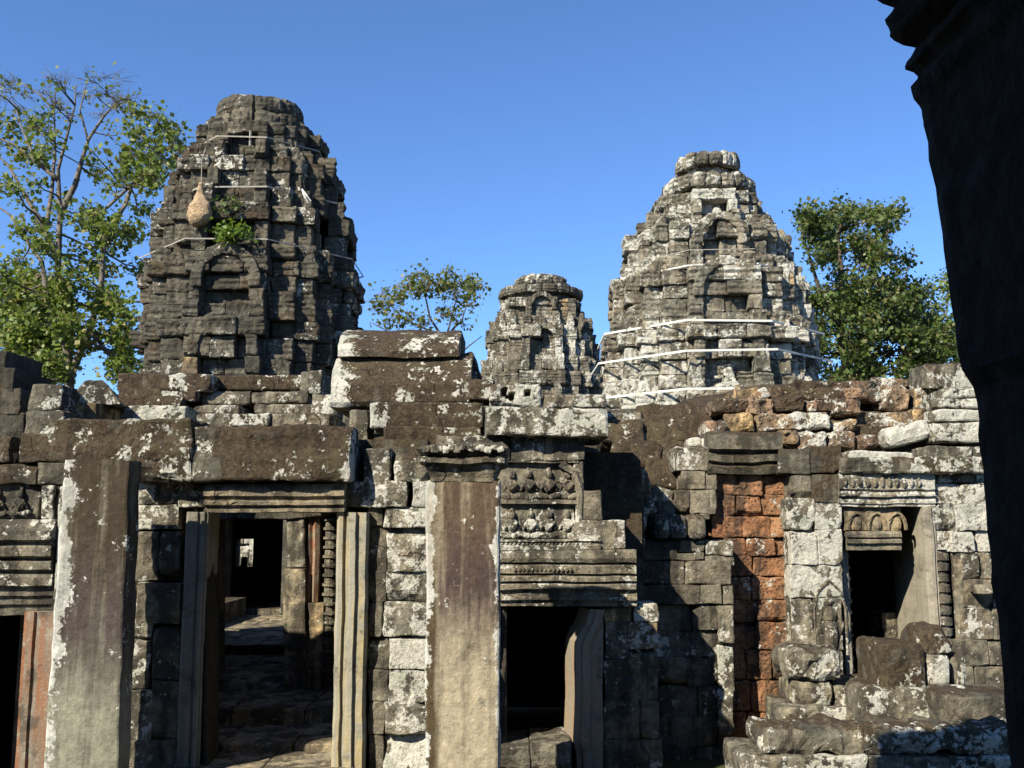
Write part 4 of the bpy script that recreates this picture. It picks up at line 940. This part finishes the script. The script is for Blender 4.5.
# ================================================================ loose slabs and blocks lying on top
def slab(label, x0, y0, x1, y1, Y, depth, at, rot=0, name='roof_slab', cat='slab', group=None, mat=None, tilt=0, yaw=0, lend=0, rend=0, holes=(), **k):
    mb = MB(); k.setdefault('r', .022); k.setdefault('amp', .013); k.setdefault('chip', .55); k.setdefault('res', .05)
    pb(mb, x0, y0, x1, y1, Y, depth, at, rot=(R(tilt), R(rot), R(yaw)), **k)
    lichen_ends(mb, lend, rend)
    for hx, hy in holes:
        q = P(hx, hy, Y); v = mb.V[0]; d = np.hypot(v[:, 0]-q.x, v[:, 2]-q.z); f = (d < .032) & (v[:, 1] < Y+.15); v[f, 1] += .13
    return solo(mb, name, mat or STONE, label, cat, group)
def lichen_ends(mb, lend, rend):
    for v, a in zip(mb.V, mb.A):
        x = v[:, 0]; z = (v[:, 2]-v[:, 2].min())/max(.01, np.ptp(v[:, 2]))
        w = np.zeros(len(v))
        if lend: w = np.maximum(w, np.clip(1.25-(x-x.min())/lend-.35*z, 0, 1))
        if rend: w = np.maximum(w, np.clip(1.25-(x.max()-x)/rend-.35*z, 0, 1))
        a[:, 1] += .62*w; a[:, 2] -= .25*w
G1 = 'brown roof slabs lying above the wall'
slab('long brown beam over the big doorway, white lichen at its left end', 193, 425, 351, 481, 7.82, .42, (.42, .24, .78, 0), name='stone_beam', cat='beam', chip=.3, lend=.22, rend=.08, ridge=(.03, .035, .03, .035, .005, .0, .01, 0))
slab('brown beam end resting above the left pillar', 52, 419, 192, 462, 7.80, .8, (.40, .26, .74, 0), name='stone_beam', cat='beam', ridge=(.02, .03, .02, .0, .0, .01))
slab('pitted brown block between the left pillar and the long beam', 128, 440, 192, 482, 7.78, .6, (.42, .34, .65, 0), name='stone_block', cat='block', chip=.8)
# vault slabs in the middle: a curved roof of two great stones
def vault(label, rows, x0, x1, Y, at, rot=0, n=40):
    """a curved roof stone: rows = [(py, dY)] from bottom to top of its outer face"""
    pts = resample([(Y+d, P((x0+x1)/2, y, Y+d).z, 0) for y, d in rows], .05)
    ring = [(Y+1.2, pts[0][1], 0)] + [tuple(p) for p in pts] + [(Y+1.4, pts[-1][1], 0)]
    ring = [(a, b) for a, b, *_ in ring]
    ym = rows[len(rows)//2][0]; xa, xb = P(x0, ym, Y).x, P(x1, ym, Y).x; mb = MB()
    rings = []
    for x in np.linspace(xa, xb, n):
        rings.append([(x, a, b+math.tan(R(rot))*(x-xa)) for a, b in ring])
    loft(mb, rings, at, .014, 3.2, seed=int(x0)); lichen_ends(mb, .22, 0)
    return solo(mb, 'vault_stone', STONE, label, 'roof stone', 'curved roof stones in the middle')
vault('huge curved brown roof stone with a white left corner, in the middle above the wall', [(407, .0), (402, -.03), (385, -.02), (370, .06), (358, .22), (355, .4)], 332, 471, 9.7, (.42, .26, .76, 0), rot=.6)
vault('upper curved brown roof stone, topmost in the middle, beside the dark tower', [(357, .12), (350, .12), (340, .22), (333, .42), (330, .7)], 335, 458, 9.7, (.46, .27, .72, 0))
slab('flat end piece right of the topmost curved roof stone', 456, 352, 478, 384, 9.95, .7, (.42, .3, .75, 0), rot=-18, group=G1)
slab('brown slab under the huge curved roof stone, white lichen on its left end', 369, 402, 483, 428, 9.0, .9, (.42, .20, .80, 0), group=G1, lend=.26)
slab('lowest brown slab of the middle pile, just above the wall top', 384, 426, 481, 448, 8.7, .9, (.45, .22, .78, 0), group=G1)
slab('small pale prop stone wedged under the left end of the huge roof stone', 349, 408, 368, 446, 9.2, .5, (.7, .2, .1, .3), name='stone_block', cat='block', tilt=5)
slab('small rounded stone perched on top of the middle roof stones', 440, 334, 455, 346, 9.9, .25, (.5, .4, .5, 0), rot=10, name='loose_stone', cat='stone', r=.08)
slab('short block with three round holes and bright white lichen, right of the curved roof stones', 490, 384, 541, 407, 8.7, .6, (.6, .60, .38, 0), name='stone_block', cat='block', res=.022, holes=((504, 391), (511, 397), (528, 393)))
slab('long tapering slab with lichen spots over the carved pediment', 485, 407, 609, 436, 8.45, .9, (.52, .50, .42, 0), rot=1.0, chip=1.0)
slab('dark slab end behind the block with three holes', 468, 378, 494, 400, 9.3, .6, BRN, group=G1)
slab('thin white slab lying behind the block with three holes', 545, 394, 606, 408, 10.5, .6, (.6, .4, .3, .3), group=G1)
# left pile in front of the dark tower
G2 = 'slabs piled below the dark tower'
slab('top left brown slab of the pile below the dark tower, beside the carved gable', 117, 373, 211, 391, 11.2, 1.2, BRN, rot=.6, group=G2)
slab('split brown slab second from top on the left of the pile below the dark tower', 117, 389, 196, 400, 11.15, 1.2, BRN, rot=1.2, group=G2)
slab('brown slab with a broken yellow right end', 112, 395, 180, 419, 11.0, 1.0, (.45, .1, .8, .1), group=G2, chip=.9)
slab('thin slab edge streaked white, at the bottom left of the pile', 96, 405, 186, 422, 10.6, .8, (.55, .6, .4, 0), rot=1.0, group=G2)
slab('brown slab under the carved gable of the dark tower', 209, 375, 303, 390, 11.5, 1.0, (.4, .2, .75, 0), group=G2)
slab('pale grey squared block, left of two under the carved gable', 201, 391, 250, 405, 11.3, .8, PALE, group=G2)
slab('pale grey squared block, right of two under the carved gable', 251, 391, 308, 403, 11.3, .8, PALE, group=G2)
slab('low pale block at the left under the squared grey blocks', 194, 405, 240, 415, 11.1, .8, (.6, .25, .3, .1), group=G2)
slab('low pale block at the right under the squared grey blocks', 254, 404, 316, 415, 11.1, .8, PALE, group=G2)
slab('white spotted flat slab in the row just above the long beam', 195, 413, 270, 427, 10.3, 1.0, (.5, .5, .5, 0), group=G2)
slab('yellowish flat slab in the row just above the long beam', 270, 413, 330, 427, 10.35, 1.0, (.6, .3, .4, .3), group=G2)
slab('speckled upright block right of the squared grey blocks', 311, 393, 334, 415, 10.8, .6, (.55, .5, .3, 0), name='stone_block', cat='block')
slab('speckled dark block between the dark tower and the huge curved stone', 300, 370, 322, 396, 11.4, .7, (.4, .3, .4, 0), name='stone_block', cat='block')
slab('grey mossy block at the far left behind the beam end', 28, 384, 62, 410, 9.6, .8, (.4, .3, .3, 0), name='stone_block', cat='block')
slab('lower grey block at the far left behind the beam end', 24, 410, 63, 440, 9.4, .8, (.35, .3, .3, 0), name='stone_block', cat='block')
slab('warm yellow block below the tilted triangular stone', 62, 403, 96, 421, 9.9, .7, (.75, .1, .1, .7), name='stone_block', cat='block')
mb = MB(); c = P(84, 405, 10.0); blk(mb, (c.x+.0, 10.3, c.z+.13), (.56, .7, .26), (0, 0, R(18)), res=.05, r=.02, amp=.02, at=(.4, .3, .4, 0), taper=(.25, .9)); solo(mb, 'gable_stone', STONE, 'triangular tilted stone on top of the yellow block at left', 'stone')
# heap on the far left edge, its shade put into a dark tone
heap = thing('ruined_wall', (P(0, 440, 9.6).x, 10, 0), 'rough dark heap of masonry at the left edge of the picture', 'wall')
mb = MB()
for (x0, y0, x1_, y1_) in ((-40, 350, 6, 372), (-40, 368, 14, 392), (-40, 388, 20, 415), (-40, 412, 24, 440)): fill(mb, x0, y0, x1_, y1_, 10.0, .8, 25, 30, (.10, .05, .5, 0))
box(mb, (-6.0, 10.1, 0), (P(18, 440, 10.1).x, 10.9, P(0, 440, 10).z), DRK); mb.build('masonry', STONE, heap)

# the mass of the gallery behind: supports everything that lies on top
mass = thing('ruined_gallery', (0, 11, 0), 'rough brown stone mass of the collapsed galleries behind the front wall', 'gallery')
mb = MB()
def massbox(x0, x1, py, Y0, Y1, at=(.35, .15, .7, 0)):
    xa, xb = P(x0, 430, Y0).x, P(x1, 430, Y0).x; z = P((x0+x1)/2, py, Y0).z
    blk(mb, ((xa+xb)/2, (Y0+Y1)/2, z-.35), (xb-xa, Y1-Y0, .7), res=.14, r=.05, amp=.035, at=at)
massbox(64, 200, 430, 9.8, 12.5); massbox(305, 485, 434, 9.9, 12.5); massbox(480, 600, 438, 9.6, 12.5); massbox(190, 330, 424, 10.7, 13)
mb.build('roof_mass', STONE, mass)
# ---- fallen roof slope between the shrine and the red wall
fall = thing('collapsed_roof', (P(650, 500, 10).x, 10.2, 1.5), 'sloping brown collapsed roof between the shrine and the pale tower', 'roof')
mb = MB()
for (x0, y0, x1_, y1_, Y, ti, ro, at) in ((604, 428, 642, 452, 10.6, -30, 0, (.5, .3, .65, .1)), (640, 428, 684, 456, 10.7, -30, 4, BRN), (615, 450, 660, 478, 10.3, -35, 6, BRN), (656, 452, 700, 482, 10.35, -32, 3, BRN), (648, 470, 688, 498, 10.1, -30, 8, (.45, .25, .75, 0)),
        (676, 425, 712, 452, 10.7, -30, 0, BRN), (596, 418, 640, 434, 11.0, -25, 0, (.6, .4, .3, .3)), (640, 412, 700, 434, 11.1, -25, 0, BRN)):
    pb(mb, x0-3, y0-2, x1_+3, y1_+3, Y, .5, J(at, .06), rot=(R(ti), R(ro), 0), r=.04, amp=.02, chip=.5)
xa, xb = P(585, 450, 11).x, P(705, 450, 11).x
loft(mb, [[(x, 10.2, 1.4), (x, 10.45, P(640, 490, 10.45).z), (x, 11.5, P(640, 425, 11.5).z), (x, 13.2, P(640, 408, 13.2).z), (x, 13.2, 1.4)] for x in np.linspace(xa, xb, 8)], BRN, .03, 3)
mb.build('roof_slope', STONE, fall)
G3 = 'stones tumbled beside the pediment'
slab('white edged leaning stone right of the pediment relief, lit along its edge', 634, 468, 652, 515, 9.55, .16, (.65, .55, .15, 0), rot=-16, name='loose_stone', cat='stone', group=G3, yaw=35, r=.06)
slab('brown wedge shaped stone just left of the white edged leaning stone', 612, 488, 638, 511, 9.3, .45, (.5, .25, .4, .1), rot=22, name='loose_stone', cat='stone', group=G3)
slab('greenish broken block at the right end of the pediment ledge', 615, 508, 646, 538, 9.15, .5, (.6, .3, .25, .1), rot=12, name='loose_stone', cat='stone', group=G3, chip=1)
slab('pinkish small stone under the greenish broken block', 631, 536, 646, 556, 9.2, .4, (.65, .25, .1, .4), rot=8, name='loose_stone', cat='stone', group=G3)
slab('white chipped stone right of the leaning stone on the slope', 652, 488, 672, 510, 9.75, .3, (.6, .5, .3, .1), rot=20, name='loose_stone', cat='stone', group=G3)
# ---- broken red roof above the right doorway
ruin = thing('roof_ruin', (P(860, 420, 10.5).x, 10.8, 2.6), 'broken corbelled roof of red and yellow laterite blocks above the right doorway', 'roof')
LTW = (.70, .70, .2, .3); OCH = (.55, .42, .22, .38); RED = (.5, .35, .4, .1)
rows = [
 ('laterite_course', 10.05, [(781, 430, 800, 447, OCH), (800, 431, 830, 449, OCH), (831, 432, 856, 450, OCH), (857, 434, 878, 449, RED)]),
 ('laterite_course', 10.12, [(708, 420, 728, 435, (.7, .62, .1, .1)), (729, 414, 757, 433, (.65, .35, .1, .7)), (757, 412, 786, 430, (.65, .55, .15, .4)), (786, 412, 832, 430, (.68, .58, .15, .3)), (833, 419, 857, 431, (.6, .45, .2, .5)), ]),
 ('laterite_course', 10.25, [(716, 398, 747, 412, RED), (746, 398, 773, 414, (.65, .5, .15, .3)), (773, 396, 806, 412, (.5, .2, .7, 0)), (806, 400, 833, 411, (.6, .62, .1, .3)), (834, 399, 860, 415, (.65, .55, .12, .3)), (858, 411, 914, 432, (.65, .50, .15, .5)), (914, 408, 940, 424, (.6, .3, .3, .6))]),
 ('laterite_course', 10.5, [(738, 386, 757, 401, (.6, .4, .2, .6)), (757, 386, 800, 398, (.5, .3, .6, 0)), (800, 388, 850, 402, BRN), (836, 388, 882, 401, (.6, .5, .25, .3)), (882, 386, 912, 411, (.66, .52, .15, .4)), (912, 388, 942, 410, (.62, .42, .25, .5))]),
 ('laterite_course', 10.85, [(795, 381, 850, 391, BRN), (850, 380, 876, 390, (.5, .4, .4, .1)), (875, 378, 908, 390, (.55, .42, .35, .4)), (905, 379, 945, 392, (.45, .25, .6, .1))]),
]
for nm, Y, bl_ in rows:
    mb = MB()
    for (x0, y0, x1_, y1_, at) in bl_: pb(mb, x0, y0, x1_, y1_, Y+rnd.uniform(-.06, .06), rnd.uniform(.5, .7), J(at, .08), rot=(0, rnd.gauss(0, .03), rnd.gauss(0, .05)), r=.030, amp=.026, chip=.95, res=.04)
    mb.build(nm, LATROOF, ruin)
mb = MB()
xa, xb = P(700, 420, 10.5).x, P(1010, 420, 10.5).x
n_ = 16; rings = []
for i in range(n_):
    px = 700+310*i/(n_-1); x = xa+(xb-xa)*i/(n_-1); k = min(1, (px-700)/110)
    rings.append([(x, 10.38, 2.0), (x, 10.42, P(px, 449, 10.42).z), (x, 10.62, P(px, 424-2*k, 10.62).z), (x, 10.95, P(px, 406-9*k, 10.95).z), (x, 11.4, P(px, 400-19*k, 11.4).z), (x, 12.6, P(px, 400-19*k, 12.6).z-.15), (x, 12.6, 2.0)])
loft(mb, [r_ for r_ in rings], (.4, .12, .75, 0), .05, 3); mb.build('rubble_core', LATROOF, ruin)
slab('white flat stone tilted on the broken red roof', 887, 423, 933, 443, 9.95, .5, (.72, .85, .05, 0), rot=-14, name='loose_stone', cat='stone', chip=.9, r=.07)
slab('orange and white stone at the left top of the broken red roof', 752, 389, 770, 400, 10.5, .4, (.7, .5, .05, .5), rot=-25, name='loose_stone', cat='stone', mat=LATER, chip=1)
G4 = 'flat lichened slabs stacked beside the dark pillar'
for (y0, y1, x0, at, lab) in ((388, 398, 945, (.6, .62, .2, 0), 'top'), (398, 408, 940, (.6, .6, .25, 0), 'second from top'), (409, 421, 938, (.68, .80, .1, 0), 'third and whitest'), (422, 442, 932, (.65, .62, .15, .2), 'fourth')):
    slab(lab+' of the flat slabs stacked beside the dark foreground pillar', x0, y0, 1000, y1, 9.9, .6, at, group=G4, rot=rnd.uniform(-1, 1))
slab('weathered stone end standing on the skyline beside the dark pillar', 927, 363, 985, 388, 10.4, .5, (.5, .5, .45, .1), name='stone_block', cat='block', chip=.8)
slab('brown ledge with a white edge directly over the right doorway', 842, 457, 985, 474, 9.5, .7, (.5, .42, .55, 0), chip=.5)
slab('smaller white lip stone on the brown ledge over the right doorway', 850, 451, 915, 465, 9.62, .5, (.65, .72, .2, 0), rot=2)
for k, (x0, y0, x1_, y1_) in enumerate(((688, 438, 702, 448), (701, 439, 711, 449), (743, 441, 757, 453))):
    slab(('white knob at the left end of the dark cornice', 'smaller white knob second on the dark cornice', 'white knob on the front of the dark cornice')[k], x0, y0, x1_, y1_, 9.95, .3, (.7, .85, .05, 0), name='loose_stone', cat='stone', r=.06, group='white stone knobs')
slab('white lichened block left of the dark cornice over the red wall', 674, 447, 709, 471, 9.85, .4, (.6, .68, .25, 0), name='stone_block', cat='block', chip=.7)

# ================================================================ rubble in front of the right doorway
RB = (.45, .40, .52, 0)
slab('long fallen slab with a brown top and white lichen rings, lowest right', 762, 730, 1030, 755, 7.0, .5, (.52, .42, .40, 0), name='fallen_block', cat='block', r=.10, amp=.03, res=.04, chip=.8)
slab('course of greenish stone under the long fallen slab, left part', 742, 756, 870, 795, 6.95, .6, (.6, .55, .18, 0), name='fallen_block', cat='block', res=.05)
slab('course of greenish stone under the long fallen slab, right part', 871, 757, 1030, 795, 6.95, .6, (.55, .45, .3, 0), name='fallen_block', cat='block', res=.05)
slab('bottom plinth under the fallen slab', 744, 796, 1040, 850, 6.93, .8, GREY, name='fallen_block', cat='block')
slab('brown capped rough stone on top of the small stack before the white pilaster', 788, 650, 846, 682, 8.3, .5, (.5, .46, .34, 0), name='fallen_block', cat='block', r=.08, amp=.03, res=.04, chip=1)
slab('pinkish carved stone under the brown capped rough stone', 794, 680, 834, 710, 8.35, .5, (.65, .32, .12, .3), name='fallen_block', cat='block', r=.06)
slab('narrow white chipped stone beside the pinkish carved stone', 834, 680, 858, 711, 8.4, .5, (.6, .5, .2, .2), name='fallen_block', cat='block', chip=1)
slab('pale base block under the small stack before the white pilaster', 780, 708, 862, 737, 8.25, .45, (.6, .5, .2, .15), name='fallen_block', cat='block')
slab('low shaded base block at the left of the small stack', 774, 700, 795, 740, 8.5, .3, (.45, .3, .3, .1), name='fallen_block', cat='block')
slab('big square brown block with a white spot in front of the right doorway', 878, 643, 926, 698, 8.1, .5, (.46, .28, .72, 0), rot=2, yaw=4, name='fallen_block', cat='block', r=.05)
slab('roof shaped dark stone on top of the right pile of blocks', 916, 627, 958, 656, 8.2, .5, (.45, .30, .66, 0), rot=-4, name='fallen_block', cat='block', r=.09, taper=(.6, .7))
slab('white faced block under the roof shaped dark stone', 926, 655, 952, 688, 8.15, .5, (.65, .72, .15, 0), name='fallen_block', cat='block', r=.05)
slab('grey block right of the white faced block', 952, 655, 968, 688, 8.25, .5, (.5, .4, .35, 0), name='fallen_block', cat='block', r=.05)
slab('broad speckled slab under the big square brown block', 862, 688, 975, 728, 8.0, .8, (.55, .46, .36, 0), name='fallen_block', cat='block', r=.06, chip=1)
slab('dark shaded block at the foot of the foreground pillar', 950, 697, 1030, 745, 7.6, .6, (.4, .3, .4, 0), name='fallen_block', cat='block')
mb = MB(); fill(mb, 798, 718, 1010, 830, 8.7, 1.0, 30, 60, DRK); solo(mb, 'stone_plinth', STONE, 'rough stone plinth behind the fallen blocks before the right doorway', 'plinth')

# ================================================================ the dark building the picture is taken from
gal = thing('gallery_building', (0, 0, 0), 'black foreground pillar and cornice of the shaded gallery at the right edge', 'gallery')
# right pillar with ragged corbels at its head
prof = [(930, 1040), (860, 1020), (768, 1011), (640, 1000), (586, 993), (580, 991), (440, 979), (388, 975), (383, 967), (378, 962), (240, 941.5), (108, 921), (97, 912), (88, 910), (80, 918), (74, 918), (68, 906), (62, 906), (52, 915), (47, 917), (44, 898), (38, 890), (32, 892), (28, 887), (22, 886), (12, 893), (6, 894), (3, 882), (-3, 874), (-14, 868), (-20, 880), (-36, 874), (-60, 866), (-95, 872), (-130, 870)]
YP = 2.75; rings = []
w = [(P(x, y, YP).z, P(x, y, YP).x) for y, x in prof]; zz = np.concatenate([np.linspace(w[0][0], P(900, 130, YP).z, 50), np.linspace(P(900, 130, YP).z, w[-1][0], 70)[1:]])
xl_ = np.interp(zz, [a for a, b in w], [b for a, b in w]); mb = MB(); ys_ = np.linspace(0, 1, 9)
for z, xl in zip(zz, xl_):
    ring = [(xl, YP, z), (xl-.004, YP-.06, z)] + [(xl+.02*k, YP-.06-.5*k, z) for k in ys_[1:]] + [(xl+.3, YP-.6, z), (xl+.8, YP-.62, z), (3.2, YP-.62, z), (3.2, YP, z), (xl+.9, YP, z), (xl+.3, YP, z)]
    rings.append(ring)
for i in range(1, len(rings)-1):                       # bed joints between the courses
    if zz[i] < P(900, 130, YP).z and (i % 9) == 0: rings[i] = [(x+(.004 if q < 13 else 0), y, z) for q, (x, y, z) in enumerate(rings[i])]
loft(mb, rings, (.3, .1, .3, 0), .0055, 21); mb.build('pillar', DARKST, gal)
mb = MB()
zt = P(900, -100, YP).z
def b_(x0, x1_, y0, y1_, z0, z1): box(mb, (x0, y0, z0), (x1_, y1_, z1))
b_(-3.6, -2.7, 2.15, 2.75, 0, zt+.2); b_(-3.6, 3.2, -4.0, -3.5, 0, zt+.2); b_(-4.0, -3.6, -4.0, 2.75, 0, zt+.2); b_(3.2, 3.6, -4.0, 2.75, 0, zt+.2)
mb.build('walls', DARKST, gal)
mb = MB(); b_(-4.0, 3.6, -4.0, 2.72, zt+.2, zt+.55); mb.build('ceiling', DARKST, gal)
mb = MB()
for (x0, x1_, h) in ((-2.1, 3.6, 4.9), (-1.62, 3.6, 5.4), (-1.15, 3.6, 5.9), (-.45, 3.6, 6.2)): blk(mb, ((x0+x1_)/2, 1.2, (zt+.56+h)/2), (x1_-x0, 2.4, h-zt-.56), res=.15, r=.06, amp=.04)  # unseen roof, stepped to throw shadow on the fallen blocks at lower right
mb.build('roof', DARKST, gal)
mb = MB(); b_(-3.59, 3.19, -3.49, 3.0, 0, .55); mb.build('floor', DARKST, gal)
